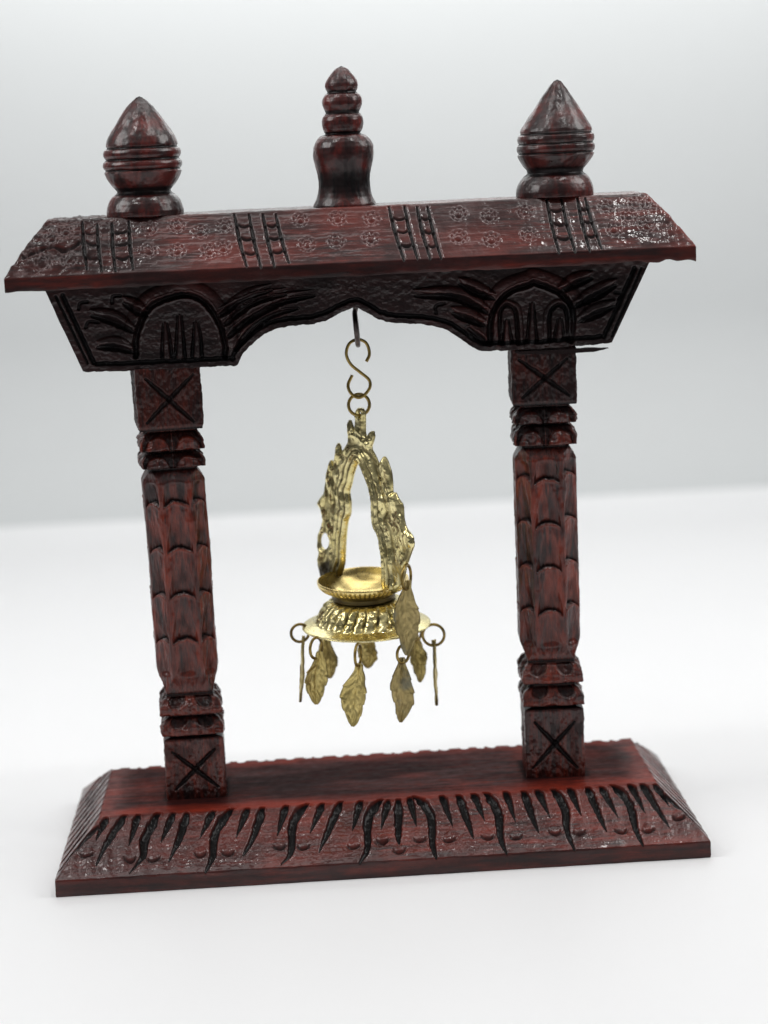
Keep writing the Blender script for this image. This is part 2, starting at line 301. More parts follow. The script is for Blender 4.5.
def brass_material(name, base, deep, dark, rough=(.25, .45), patina=None, spot=None, bumpy=.25):
    t = NT(name)
    geo = t.add('ShaderNodeTexCoord').outputs['Object']
    n1 = t.noise(14, 4, .6, geo); n2 = t.noise(55, 4, .65, geo)
    c = t.mix(t.ramp(n1, [(.38, 0.0), (.66, 1.0)]), base, deep)
    sp = t.math('MULTIPLY', t.ramp(n2, [(.52, 0.0), (.72, 1.0)]), .6)
    c = t.mix(sp, c, dark)
    c = t.mix(t.attr('stain_shade'), c, (.018, .012, .010))
    t.bsdf.inputs['Metallic'].default_value = 1.0
    if patina:
        pf = t.math('MULTIPLY', t.ramp(t.noise(16, 3, .5, geo), [(.53, 0.0), (.64, 1.0)]), .75)
        c = t.mix(pf, c, patina)
        t.l(t.math('SUBTRACT', 1.0, t.math('MULTIPLY', pf, .6)), t.bsdf.inputs['Metallic'])
    t.l(c, t.bsdf.inputs['Base Color'])
    rr = t.math('ADD', t.ramp(n2, [(.3, rough[0]), (.7, rough[1])]), t.math('MULTIPLY', t.attr('stain_shade'), .2))
    t.l(rr, t.bsdf.inputs['Roughness'])
    b = t.bump(n2, bumpy, .004)
    b = t.bump(t.noise(130, 2, .5, geo), bumpy*.6, .002, b)
    t.l(b, t.bsdf.inputs['Normal'])
    return t.m

BR = brass_material('cast_brass', (.86, .76, .40), (.72, .62, .28), (.40, .32, .15), rough=(.17, .34), bumpy=.08)
BR_BOWL = brass_material('polished_brass', (.86, .68, .28), (.78, .60, .23), (.62, .47, .17), rough=(.24, .32), bumpy=.04)
BR_LEAF = brass_material('aged_sheet_brass', (.68, .55, .22), (.54, .43, .16), (.34, .265, .10), rough=(.27, .46), bumpy=.3)
BR_GREEN = brass_material('aged_sheet_brass_verdigris', (.54, .43, .20), (.40, .32, .14), (.24, .19, .09), rough=(.36, .56), patina=(.20, .20, .15), bumpy=.4)
BR_WIRE = brass_material('brass_wire', (.40, .29, .09), (.29, .20, .06), (.12, .08, .03), rough=(.28, .42), bumpy=.1)
STEEL = brass_material('dark_plated_steel', (.30, .26, .25), (.16, .13, .12), (.05, .035, .03), rough=(.22, .4), bumpy=.15)

def paper(name, col, rough, amount):
    t = NT(name)
    geo = t.add('ShaderNodeTexCoord').outputs['Object']
    n = t.noise(1.1, 3, .5, geo)
    lo = tuple(c*(1-amount) for c in col)
    t.l(t.mix(n, lo, col), t.bsdf.inputs['Base Color'])
    t.bsdf.inputs['Roughness'].default_value = rough
    t.bsdf.inputs['Specular IOR Level'].default_value = .25
    t.l(t.bump(t.noise(60, 3, .6, geo), .04, .004), t.bsdf.inputs['Normal'])
    return t.m
M_TABLE = paper('white_table_laminate', (.86, .865, .875), .5, .02)
M_WALL = paper('pale_grey_wall', (.605, .625, .63), .85, .02)

# ------------------------------------------------------------------ setting
TY = 6.45
ys = np.linspace(-9.5, TY, 40); xs = np.linspace(-14, 14, 30)
X, Y = np.meshgrid(xs, ys)
tb = link('table_surface', mesh_from(np.stack([X, Y, 0*X], -1), grid_faces(40, 30), 'table_surface'), M_TABLE)
tag(tb, 'smooth white table top under the wooden gateway stand', kind='structure')
cr = 1.15
prof = [(TY, 0.0)]+[(TY+cr*sin(a), cr-cr*cos(a)) for a in np.linspace(.08, pi/2, 20)]+[(TY+cr, z) for z in np.linspace(1.35, 9, 20)]
prof = np.array(prof)
X, K = np.meshgrid(xs, np.arange(len(prof)))
wl = link('backdrop', mesh_from(np.stack([X, prof[K, 0], prof[K, 1]], -1), grid_faces(len(prof), 30), 'backdrop'), M_WALL)
tag(wl, 'plain pale grey backdrop curving up behind the table', kind='structure')

# ------------------------------------------------------------------ the wooden stand
stand = empty('gateway_stand')
tag(stand, 'dark red carved wooden gateway stand with two posts, a roof and three finials', 'ornamental stand')

# ---- base board
HW, DB, LIP, HB, BF, BS = 1.1, .492, .0599, .1981, .2151, .137
yv = np.concatenate([np.linspace(-DB, -DB+BF+.03, 165), np.linspace(-DB+BF+.033, DB-BF-.03, 130), np.linspace(DB-BF-.027, DB, 80)])
xv = np.concatenate([np.linspace(-HW, -HW+BS+.02, 90), np.linspace(-HW+BS+.022, HW-BS-.022, 1060), np.linspace(HW-BS-.02, HW, 90)])
X, Y = np.meshgrid(xv, yv)
sf, ss = (HB-LIP)/BF, (HB-LIP)/BS
def softmin(a, b, k=.006):
    h = np.clip(.5+.5*(b-a)/k, 0, 1)
    return b*(1-h)+a*h-k*h*(1-h)
f1, f2, f3, f4 = LIP+(Y+DB)*sf, LIP+(DB-Y)*sf, LIP+(X+HW)*ss, LIP+(HW-X)*ss
Z = softmin(softmin(softmin(f1, f2), softmin(f3, f4)), np.full_like(X, HB))
S = np.zeros_like(X); H = np.zeros_like(X)
onfront = sstep(.0, .02, np.minimum(f3, f4)-f1+.015)*(Y < -DB+BF+.03)
edge = sstep(0, .02, np.minimum(np.minimum(X+HW, HW-X), np.minimum(Y+DB, DB-Y)))
for k, pts in BASE_STROKES:
    w = {1: .0170, 2: .0182, 3: .0200}[k]
    pts = [(x, y+(.006 if i == 0 else 0)) for i, (x, y) in enumerate(pts)]
    gouge(H, S, X, Y, pts, w, {1: .017, 2: .020, 3: .023}[k],
          shape=lambda t, k=k: (.55+.45*sstep(0, .18, t))*np.clip(1.0-t, 0, 1)**(.55 if k > 1 else .75)+.03, sy=1.15, rim=.0016, power=.55)
for (x, y) in BASE_DOTS:
    m = np.nonzero((abs(X-x) < .04) & (abs(Y-y) < .05))
    dx, dy = (X[m]-x)/.0195, (Y[m]-y)/.017
    r = np.hypot(dx, dy)
    H[m] += .0030*np.clip(1-r*r, 0, 1)**.7
    low = np.exp(-((r-1.05)/.24)**2)*sstep(.1, -.55, dy)
    H[m] -= .0085*low; S[m] = np.maximum(S[m], .85*low)
# end bevels and back bevel: slanting chisel cuts
for sgn in (-1, 1):
    for k in range(9):
        y0 = -.40+k*.088
        gouge(H, S, X, Y, [(sgn*(HW-.012), y0-.02), (sgn*(HW-.07), y0+.035), (sgn*(HW-BS+.004), y0+.085)], .017, .017,
              shape=lambda t: .5+.5*np.sin(pi*np.clip(t*.9+.1, 0, 1)), stain_shade=.95, rim=.0015)
for k in range(34):
    x0 = -.97+k*.0585+.012*sin(k*2.3)
    gouge(H, S, X, Y, [(x0, DB-.05), (x0+.012, DB-.14), (x0+.02, DB-BF-.004)], .017, .011+.004*sin(k*1.7), shape=lambda t: .45+.6*t, stain_shade=.5)
# broad shallow chisel flutes low on the front bevel, stronger at the ends
fl = np.sin(X*2*pi/.056+1.2*np.sin(X*3.1))
amp = sstep(0, .045, Y+DB)*(.0014+.0026*sstep(-.55, -1.0, X)+.0014*sstep(.7, 1.0, X))*sstep(-.33, -.42, Y)*onfront
H += amp*fl
top = sstep(.004, -.006, HB-Z-.004)
H += edge*(.0011*fbm(X*9, Y*26, 0, 3, 3)+.0004*fbm(X*13, Y*150, 0, 9, 3)*(1-.75*top)+.0006*fbm(X*140, Y*140, 0, 19, 2)*(1-.75*top))
H -= .002*(1-edge)*np.abs(fbm(X*26, Y*26, 0, 21, 2))
wear = np.zeros_like(X)
red = sstep(.02, .10, np.abs(Y)-.155+.03*fbm(X*5, Y*9, 0, 31, 3))*top
red = np.maximum(red, top*sstep(-.16, -.25, Y+.02*fbm(X*7, Y*7, 0, 8, 2))*.8)
red = np.maximum(red, top*sstep(.84, .95, np.abs(X)+.04*fbm(X*8, Y*8, 0, 33, 3))*.8)
wear = red*(.45+.55*sstep(-.3, .5, fbm(X*4, Y*14, 0, 12, 3)))*.9
wear = np.maximum(wear, .28*onfront*sstep(-.1, .7, fbm(X*3, Y*12, 0, 41, 3)))
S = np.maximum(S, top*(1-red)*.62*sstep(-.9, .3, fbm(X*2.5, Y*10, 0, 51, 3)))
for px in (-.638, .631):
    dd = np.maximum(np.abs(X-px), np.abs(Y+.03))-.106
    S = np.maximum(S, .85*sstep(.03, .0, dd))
P = np.stack([X, Y, Z+H], -1)
dull = top*(.97-.25*sstep(.84, .93, np.abs(X)))
P, A = skirt(P, {'stain_shade': S, 'wear': wear, 'dull': dull}, [.05, .2, .4, .6, .8, .95, 1.0],
             lambda b, f: np.stack([b[:, 0]*(1+.0018*(f > 0)*(f < 1))+.0012*vnoise(b[:, 0]*30, b[:, 1]*30, f*4, 7), b[:, 1]*(1+.003*(f > 0)*(f < .99))+.0012*vnoise(b[:, 0]*22, b[:, 1]*22, f*4+9, 7), b[:, 2]*(1-f)+.0006*f], -1))
lipm = np.ones(P.shape[:2], bool); lipm[7:-7, 7:-7] = False
A['dull'][lipm] = 0
A['stain_shade'][lipm] = .12+.35*sstep(-.2, .8, fbm(P[..., 0][lipm]*2.3, P[..., 2][lipm]*30, 0, 61, 3))+.3*sstep(.3, .9, P[..., 0][lipm])
A['wear'][lipm] = .35*sstep(.0, .7, fbm(P[..., 0][lipm]*5, P[..., 2][lipm]*60, 3, 62, 3))
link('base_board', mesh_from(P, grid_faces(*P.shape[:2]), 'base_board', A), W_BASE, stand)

# ---- posts
def make_post(xb, xt, twist, seed, fr, rot0):
    nf = 108
    a = np.linspace(-1, 1, nf, endpoint=False)
    sq = np.concatenate([np.stack([a, -1+0*a], 1), np.stack([1+0*a, a], 1), np.stack([-a, 1+0*a], 1), np.stack([-1+0*a, -a], 1)])
    zt, zb = 1.7091, .1981
    nz = 640
    fv = np.linspace(-.003, 1.003, nz)                     # 0 top .. 1 bottom
    b1, b1e, b2, b2e, tp, sh, se, te, c1, c1e, c2, c2e, bl = fr
    def bulge(f, lo, hi):
        t = np.clip((f-lo)/(hi-lo), 0, 1)
        return (sstep(0, .12, t)*.35+.65*sstep(0, .55, t))*(1-sstep(.93, 1.0, t))
    hw = np.full(nz, .0835)
    hw = np.where(fv < b1-.004, .1105, hw)
    hw = np.where(fv > bl, .1035, hw)
    shaft = .084+.0225*sstep(tp, sh, fv)*(1-sstep(se, te, fv))
    hw = np.where((fv > b2e) & (fv < c1), shaft, hw)
    for lo, hi in ((b1, b1e), (b2, b2e), (c1, c1e), (c2, c2e)):
        hw = np.where((fv >= lo) & (fv <= hi), .0835+.0255*bulge(fv, lo, hi), hw)
    cham = 1.96-.46*sstep(tp-.004, sh-.006, fv)*(1-sstep(se+.012, te+.006, fv))
    hw = hw-.0000
    q = np.broadcast_to(sq[None], (nz, 4*nf, 2)).copy()
    s1 = np.abs(q).sum(-1)
    lim = cham[:, None]
    cut = np.minimum(1, lim/s1)
    q *= cut[..., None]
    X0 = q[..., 0]*hw[:, None]; Y0 = q[..., 1]*hw[:, None]
    F = np.broadcast_to(fv[:, None], X0.shape)
    Zc = zt+(zb-zt)*F
    ischam = cut < .9999
    # facet-local coordinate across the face, -1..1
    acr = np.where(np.abs(sq[:, 1]) >= .9999, sq[:, 0]*np.sign(-sq[:, 1]), sq[:, 1]*np.sign(sq[:, 0]))
    acr = np.broadcast_to(acr[None], X0.shape)
    half = np.clip(lim-1, .05, 1)
    flat = np.where(ischam, 0, acr/half)
    ang = np.arctan2(Y0, X0)
    dch = np.abs(np.abs(q[..., 0])-np.abs(q[..., 1]))/np.clip(2-lim, .05, 1)   # 0 middle of a chamfer
    side = np.where(ischam, dch, flat)
    H = np.zeros_like(X0); S = np.zeros_like(X0); Wr = np.zeros_like(X0)
    # petal cuts down the shaft
    per = (se-sh)/4.02
    fid = np.round(ang/(pi/4))
    ph = .35*hash3(fid+9, fid*0, fid*0, seed)*.35
    inshaft = sstep(sh-.012, sh+.01, F)*(1-sstep(se+.004, se+.022, F))
    kk = (F-sh)/per+ph-.28-.17*np.clip(side**2, 0, 1.2)
    kk = kk+.02*vnoise(ang*6, F*9, 0, seed)
    frac = kk-np.floor(kk)
    wide = .05+.80*np.clip(frac*1.15, 0, 1)**.75
    prof = np.clip(1-(side/wide)**2, 0, 1)**.6
    dep = .021*frac**1.5*prof*inshaft
    H -= dep
    S = np.maximum(S, inshaft*prof**.4*sstep(.86, .97, frac)*.95)  # shade at the deep end of each cut, painted black
    S = np.maximum(S, inshaft*.75*prof*sstep(.2, .75, frac)*(.5+.5*vnoise(ang*7, F*40, 0, seed+3)))
    lip = inshaft*np.exp(-((frac-.03)/.035)**2)*np.clip(1-(side/.9)**2, 0, 1)
    H += .0022*lip; Wr = np.maximum(Wr, .5*lip)
    groove = inshaft*np.exp(-((np.abs(side)-1.0)/.10)**2)*(~ischam)
    H -= .0012*groove
    # scalloped bands
    for bi, (lo, hi, up) in enumerate(((b1, b1e, 1), (b2, b2e, 1), (c1, c1e, -1), (c2, c2e, -1))):
        t = (F-lo)/(hi-lo)
        inn = ((t > 0) & (t < 1)).astype(float)
        for ctr in (-.47, .47):
            if up > 0:
                rr = np.hypot((acr-ctr-.04*vnoise(F*0+bi, ang*0+ctr*9, 0, seed))/.36, (t-1.0)/.72)
                out = sstep(.92, 1.12, rr)
                H -= inn*.010*out*(np.abs(acr-ctr) < .47)
                S = np.maximum(S, inn*.8*out*(np.abs(acr-ctr) < .47))
            else:
                rr = np.hypot((acr-ctr)/.30, (t-.08)/.52)
                inside = sstep(1.1, .85, rr)
                H -= inn*.010*inside
                S = np.maximum(S, inn*.75*inside)
                Wr = np.maximum(Wr, inn*.5*sstep(.62, .8, t)*sstep(.98, .9, t)*.6)
    for f0 in (b1-.006, b1e+.003, b2e+.004, c1-.004, (c1e+c2)/2, c2e+.003):
        S = np.maximum(S, np.exp(-((F-f0)/.0055)**2)*.95)
        H -= .004*np.exp(-((F-f0)/.0045)**2)
    # crosses chiselled on the end blocks
    L = zt-zb
    for lo, hi in ((.012, b1-.016), (bl+.022, .985)):
        for face in range(4):
            sl = slice(face*nf, (face+1)*nf)
            AA = (acr[:, sl]*.105).copy(); FF = (F[:, sl]*L).copy()
            h = np.zeros_like(AA); s = np.zeros_like(AA)
            x1, y1, y2 = .075, lo*L+.012, hi*L-.012
            j = lambda q_: .006*float(hash3(np.array([face+3]), np.array([int(lo*99)]), np.array([q_]), seed)[0])
            gouge(h, s, AA, FF, [(-x1+j(1), y1), (x1+j(2), y2+j(5))], .0085, .0095, shape=lambda t: .45+.75*np.sin(pi*np.clip(t, .03, .97))**.6, rim=.001, stain_shade=.95)
            gouge(h, s, AA, FF, [(x1+j(3), y1+j(6)), (-x1+j(4), y2)], .0085, .0095, shape=lambda t: .45+.75*np.sin(pi*np.clip(t, .03, .97))**.6, rim=.001, stain_shade=.95)
            H[:, sl] += h; S[:, sl] = np.maximum(S[:, sl], s)
    blk = np.maximum(1-sstep(b1-.02, b1-.005, F), sstep(bl, bl+.015, F))
    pit = fbm(ang*16, F*95, 0, seed+8, 3)
    H += blk*.0016*pit
    S = np.maximum(S, blk*.55*sstep(-.05, .6, fbm(ang*4, F*26, 5, seed+2, 3)))
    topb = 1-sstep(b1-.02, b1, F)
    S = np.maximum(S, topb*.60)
    band = ((F > b1) & (F < b2e)) | ((F > c1) & (F < c2e))
    H += band*(.0035*fbm(ang*5, F*60, 3, seed+31, 3)-.006*sstep(.25, .7, vnoise(ang*4.5, F*70, 9, seed+33)))
    H += .0013*fbm(ang*9, F*40, 0, seed+5, 3)+.0010*fbm(ang*30, F*22, 0, seed+6, 2)
    # worn edges
    corner = np.clip((np.abs(np.stack([X0, Y0], -1)).min(-1)/hw[:, None]-.93)/.07, 0, 1)*(~ischam)
    H -= .003*corner*(1+.8*vnoise(F*60, ang*3, 0, seed))
    R = np.hypot(X0, Y0)+1e-9
    nxv, nyv = np.where(ischam, np.sign(X0)*.7071, np.where(np.abs(q[..., 0]) > np.abs(q[..., 1]), np.sign(X0), 0)), np.where(ischam, np.sign(Y0)*.7071, np.where(np.abs(q[..., 0]) > np.abs(q[..., 1]), 0, np.sign(Y0)))
    X1, Y1 = X0+nxv*H, Y0+nyv*H
    tw = rot0+twist*(1-F)
    Xr = X1*np.cos(tw)-Y1*np.sin(tw); Yr = X1*np.sin(tw)+Y1*np.cos(tw)
    wob = .0022*vnoise(F*7, F*0, 0, seed+11)
    cx = xt+(xb-xt)*F+wob
    Wr = np.maximum(Wr, inshaft*.55*sstep(.1, .8, fbm(ang*5, F*11, 2, seed+15, 3)))
    P = np.stack([cx+Xr, -.0319+Yr, Zc], -1)
    return mesh_from(P, grid_faces(nz, 4*nf, True), 'post', {'stain_shade': S, 'wear': Wr})
FL = (.143, .187, .190, .226, .229, .262, .690, .748, .758, .802, .806, .850, .856)
FR = (.130, .169, .171, .219, .222, .255, .668, .722, .728, .776, .783, .830, .836)
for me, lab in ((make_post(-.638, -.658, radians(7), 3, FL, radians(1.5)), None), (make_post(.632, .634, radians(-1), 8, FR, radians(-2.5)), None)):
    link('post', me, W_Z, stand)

# ---- carved lintel under the roof
zt = 1.9985
bp = np.array(BEAM_BOTTOM)
seg = np.concatenate([[0], np.cumsum(np.hypot(*np.diff(bp, axis=0).T))]); seg /= seg[-1]
nb, nv = 980, 200
sv = np.linspace(0, 1, nb)
bx = np.interp(sv, seg, bp[:, 0]); bz = np.interp(sv, seg, bp[:, 1])
for _ in range(2):
    bz[2:-2] = (bz[:-4]+bz[1:-3]+bz[2:-2]+bz[3:-1]+bz[4:])/5
bz += .0016*fbm(sv*150, 0*sv, 0, 4, 2)
tx = np.interp(bx, [bp[0, 0], -.62, .66, bp[-1, 0]], [BEAM_TOP[0][0], -.62, .66, BEAM_TOP[1][0]])
vv = np.linspace(0, 1, nv)[:, None]
X = bx[None]*(1-vv)+tx[None]*vv; Z = bz[None]*(1-vv)+zt*vv
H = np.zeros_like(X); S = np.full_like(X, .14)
def raised(pts, w, h, shape=None):
    m, d, t, sd = nearest(X, Z, spline(pts, 40))
    ww = w*(shape(t) if shape else 1)+1e-6
    H[m] += h*np.clip(1-(d/ww)**2, 0, 1)**.7
# border bead along the lower outline and the slanted ends
border = [(x, z) for x, z in zip(bx[::8], bz[::8])]
off = []
for i in range(len(border)):
    a, b = np.array(border[max(i-1, 0)]), np.array(border[min(i+1, len(border)-1)])
    n = np.array([-(b-a)[1], (b-a)[0]]); n /= np.linalg.norm(n)+1e-9
    off.append(tuple(np.array(border[i])+n*.026))
off = [(x, z) for x, z in off if -.885 < x < .835]
gouge(H, S, X, Z, off, .009, .012, n=len(off)*2, stain_shade=1)
gouge(H, S, X, Z, [(-.885, 1.742), (-.972, 1.97)], .009, .012)
gouge(H, S, X, Z, [(-.905, 1.742), (-.995, 1.97)], .005, .007)
gouge(H, S, X, Z, [(.835, 1.745), (.945, 1.97)], .009, .012)
gouge(H, S, X, Z, [(.862, 1.745), (.968, 1.97)], .005, .007)
for k, pts in BEAM_MARKS:  # shading in these strokes is also painted dark into S
    pts = [(x, z) for x, z in pts]
    c = np.mean(pts, axis=0)
    if k == 'arch':
        gouge(H, S, X, Z, pts, .011, .017, n=70, rim=.003, stain_shade=.7)
        o = [(x+(x-c[0])*.16, z+(z-c[1])*.16+.012) for x, z in pts[1:-1]]
        raised(o, .024, .011)
    elif k == 'spike':
        raised(pts, .0125, .013, lambda t: np.clip(1.05-t, 0, 1)**.5)
        for dx in (-.017, .017):
            gouge(H, S, X, Z, [(x+dx*(1-.6*i/(len(pts)-1)), z) for i, (x, z) in enumerate(pts)], .007, .010, shape=lambda t: np.clip(1.1-t, 0, 1)**.4, stain_shade=.7)
    elif k == 'horse':
        gouge(H, S, X, Z, pts, .009, .013, n=60, stain_shade=.7)
        raised([(x+(x-c[0])*.34, z+(z-c[1])*.16) for x, z in pts], .011, .009)
    elif k == 'leaf':
        raised([(x, z+.010) for x, z in pts], .020, .013, lambda t: np.sin(pi*np.clip(t*.94+.05, 0, 1))**.7)
        gouge(H, S, X, Z, [(x, z-.010) for x, z in pts], .016, .018, shape=lambda t: np.sin(pi*np.clip(t*.92+.06, 0, 1))**.6, stain_shade=.75)
    elif k == 'swoosh':
        gouge(H, S, X, Z, pts, .013, .015, shape=lambda t: .3+.7*np.sin(pi*np.clip(t*.8+.2, 0, 1)), rim=.004, stain_shade=.7)
        raised([(x, z+.022) for x, z in pts], .014, .007, lambda t: np.sin(pi*np.clip(t, .02, .98)))
    else:
        gouge(H, S, X, Z, pts, .007, .008, stain_shade=.8)
# fine texture of the chiselled ground
up = sstep(1.995, 1.955, Z)
H += .0006*fbm(X*42, Z*60, 0, 71, 3)*up+.0007*fbm(X*110, Z*130, 0, 78, 2)*up+.0012*fbm(X*14, Z*30, 0, 72, 2)
H += .0006*np.sin(X*120+2*fbm(X*8, Z*8, 0, 73, 2))*np.sin(Z*150)*sstep(.2, -.4, fbm(X*4, Z*6, 0, 74, 2))
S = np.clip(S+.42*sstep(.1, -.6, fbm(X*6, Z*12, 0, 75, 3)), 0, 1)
wear = .75*sstep(.001, .010, H)*sstep(-.5, .5, fbm(X*3, Z*5, 1, 76, 2))+.3*sstep(.1, .7, fbm(X*4, Z*4, 2, 77, 2))
P = np.stack([X, -.150-H, Z], -1)
def beam_back(b, f):
    e = (f > 0)*(f < 1)
    y = b[:, 1]*(1-f)+.10*f
    return np.stack([b[:, 0]+.002*vnoise(b[:, 0]*20, b[:, 2]*20, f*5, 2)*e, y, b[:, 2]+.003*vnoise(b[:, 0]*25, b[:, 2]*25, f*6, 3)*e*(b[:, 2] < 1.95)], -1)
P, A = skirt(P, {'stain_shade': S, 'wear': wear}, [.02, .1, .25, .45, .65, .85, 1.0], beam_back)
A['stain_shade'][:7] = .8; A['wear'][:7] = 0
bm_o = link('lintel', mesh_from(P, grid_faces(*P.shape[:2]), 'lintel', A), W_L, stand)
# rear closing sheet of the lintel follows the same outline
Pb = np.stack([X[::6, ::4], np.full_like(X[::6, ::4], .10), Z[::6, ::4]], -1)
Zs = np.zeros(Pb.shape[:2])
# (joined into the lintel as its rear face)
me = bm_o.data
V0 = np.zeros(len(me.vertices)*3, np.float32); me.vertices.foreach_get('co', V0)
F0 = grid_faces(*P.shape[:2]); n0 = len(V0)//3
Vj = np.vstack([V0.reshape(-1, 3), Pb.reshape(-1, 3)])
Fj = np.vstack([F0, grid_faces(*Pb.shape[:2], off=n0, flip=True)])
me2 = mesh_from(Vj, Fj, 'lintel', {'stain_shade': np.concatenate([A['stain_shade'].ravel(), Zs.ravel()+.6]), 'wear': np.concatenate([A['wear'].ravel(), Zs.ravel()])})
me2.materials.append(W_L); bm_o.data = me2; bpy.data.meshes.remove(me)

# torn sliver of wood at the lintel's lower right edge
sp = np.array(SPLINTER)
m = 40
tt = np.linspace(0, 1, m)
upx = np.interp(tt, [0, .5, .85, 1], [.532, .68, .80, .850]); upz = np.interp(tt, [0, .5, .85, 1], [1.7094, 1.7098, 1.7086, 1.7060])
loz = np.interp(tt, [0, .5, .85, 1], [1.7015, 1.7005, 1.7000, 1.7050])
upz = upz+.0012*vnoise(tt*14, 0, 0, 3)*(tt < .97); loz = loz-.004*np.sin(pi*tt)+.0030*vnoise(tt*13, 0, 0, 4)*(tt < .97)
rows = []
for z_, y_ in ((upz, -.155), (loz, -.155), (loz, -.128), (upz, -.128)):
    rows.append(np.stack([upx, np.full(m, y_)+.002*vnoise(tt*9, y_*50, 0, 6), z_], -1))
P = np.stack(rows, 1)
P = np.concatenate([P.mean(1, keepdims=True)[:1].repeat(4, 1), P, P.mean(1, keepdims=True)[-1:].repeat(4, 1)])
link('splinter', mesh_from(P, grid_faces(m+2, 4, True), 'splinter', {'stain_shade': np.full(P.shape[:2], .6), 'wear': np.zeros(P.shape[:2])}, smooth=False), W_L, stand)

# ---- roof
RW, RD_, RZ, RT, RS, RF, RH, RO = 1.1341, .2814, 1.9979, .046, .1348, .1386, .2144, -.0079
RH += .006
yv = np.concatenate([np.linspace(-RD_, -RD_+RF+.008, 170), np.linspace(-RD_+RF+.012, RD_-RF-.012, 60), np.linspace(RD_-RF-.008, RD_, 60)])
xv = np.concatenate([np.linspace(-RW, -RW+RS+.02, 110), np.linspace(-RW+RS+.0225, RW-RS-.0225, 900), np.linspace(RW-RS-.02, RW, 110)])
X, Y = np.meshgrid(xv, yv)
sf, ss = (RH-RT)/RF, (RH-RT)/RS
xo0 = X+RO
f1, f2, f3, f4 = RT+(Y+RD_)*sf, RT+(RD_-Y)*sf, RT+(X+RW)*ss, RT+(RW-X)*ss
Z = softmin(softmin(softmin(f1, f2), softmin(f3, f4)), np.full_like(X, RH))
H = np.zeros_like(X); S = np.zeros_like(X)
uu = np.clip((Y+RD_)/RF, 0, 1)
H += (.007*sstep(.70, .92, xo0)+.007*sstep(-.75, -.98, xo0))*(1-(2*uu-1)**2)*(Y < -RD_+RF)*sstep(0, .05, f4-f1+.05)*sstep(0, .05, f3-f1+.05)
edge = sstep(0, .012, np.minimum(np.minimum(X+RW, RW-X), np.minimum(Y+RD_, RD_-Y)))
sl = (f1 < np.minimum(f3, f4)) & (Y < -RD_+RF+.006)
xo = X+RO
SY = 1.55
for L in LADDERS:
    ends = [(spline([a, b], 3)) for a, b in L]
    for a, b in L:
        mid = ((a[0]+b[0])/2-.003, (a[1]+b[1])/2)
        gouge(H, S, xo, Y, [a, mid, b], .0062, .0105, sy=SY, stain_shade=.95, rim=.0016, shape=lambda t: .75+.4*np.sin(pi*t))
    for q0, q1 in ((0, 1), (2, 3)):
        for t in (.2, .45, .72):
            p0 = np.array(L[q0][0])*(1-t)+np.array(L[q0][1])*t; p1 = np.array(L[q1][0])*(1-t)+np.array(L[q1][1])*t
            pm = (p0+p1)/2+np.array([0, -.006])
            gouge(H, S, xo, Y, [tuple(p0), tuple(pm), tuple(p1)], .0070, .0085, sy=SY, stain_shade=.85, n=14, shape=lambda t_: .7+.3*np.sin(pi*t_))
rs = np.random.RandomState(4)
PALE = np.zeros_like(H)  # amount of pale tint
for (x, y) in STARS:
    m = np.nonzero((np.abs(xo-x) < .05) & (np.abs(Y-y) < .04))
    dx, dy = xo[m]-x, (Y[m]-y)*SY
    r = np.hypot(dx, dy); th = np.arctan2(dy, dx)+rs.uniform(0, 1)
    R0 = .0225
    pet = np.exp(-((r-R0)/.0048)**2)*(.5+.5*np.cos(8*th))**1.2
    ring_ = np.exp(-((r-.012)/.0032)**2)
    fade = .6+.4*vnoise(dx*60+x*50, dy*60, 0, 14)
    H[m] -= (.0085*pet+.0060*ring_)*fade
    H[m] += .0040*np.exp(-((r-R0-.0075)/.0034)**2)*fade*(.5+.5*np.cos(8*th))
    H[m] += .0022*np.exp(-(r/.009)**2)
    PALE[m] = np.maximum(PALE[m], np.clip(.55*np.exp(-((r-R0-.0065)/.0040)**2)*(.25+.75*np.cos(4*th)**2)+.40*np.exp(-((r-.018)/.0030)**2), 0, 1)*np.clip(fade, 0, 1))
endr = sstep(.78, .98, np.abs(xo))
lefty = sstep(-.55, -.9, xo)
H += edge*(.0010*fbm(X*8, Y*40, 0, 81, 3)+.0007*fbm(X*12, Y*150, 0, 86, 3)+(.0006+.0009*endr)*fbm(X*48, Y*70, 0, 82, 3)+.0040*lefty*fbm(X*36, Y*54, 0, 85, 3))
H += edge*.0016*np.sin(X*2*pi/.034)*sstep(1.02, 1.06, np.abs(X))*(X > 0)
# cracked bark-like flaw across the left end
gouge(H, S, xo, Y, [(-1.08, -.235), (-1.0, -.215), (-.94, -.222), (-.90, -.205)], .009, .012, sy=SY, stain_shade=.9)
top = sstep(.006, -.002, RH-Z)
S = np.maximum(S, .75*top*sstep(-.8, .4, fbm(X*5, Y*16, 0, 83, 3))*0+.55*lefty+.22*sstep(.1, .9, fbm(X*4, Y*10, 0, 87, 3)))
wear = .45*sstep(-.1, .8, fbm(X*2.6, Y*12, 0, 84, 3))*(1-.6*lefty)
hipR = np.exp(-((f1-f4)/.018)**2)*(X > 0)*(Y < 0)
wear = np.maximum(wear, .6*hipR)
P = np.stack([X+RO, Y, RZ+Z+H], -1)
def roof_lip(b, f):
    e = float(0 < f < 1)
    j = (.0026+.006*sstep(.75, .95, b[:, 0]))*vnoise(b[:, 0]*30, b[:, 1]*30, f*3, 17)*(f > .5)
    return np.stack([b[:, 0]*(1+.001*e), b[:, 1]*(1+.004*e)+.0014*vnoise(b[:, 0]*26, b[:, 1]*26, f*4, 18), RZ+(b[:, 2]-RZ)*(1-f)+j], -1)
PALE = np.maximum(PALE, .35*endr*sstep(.25, .9, fbm(X*40, Y*60, 0, 95, 2))*edge)
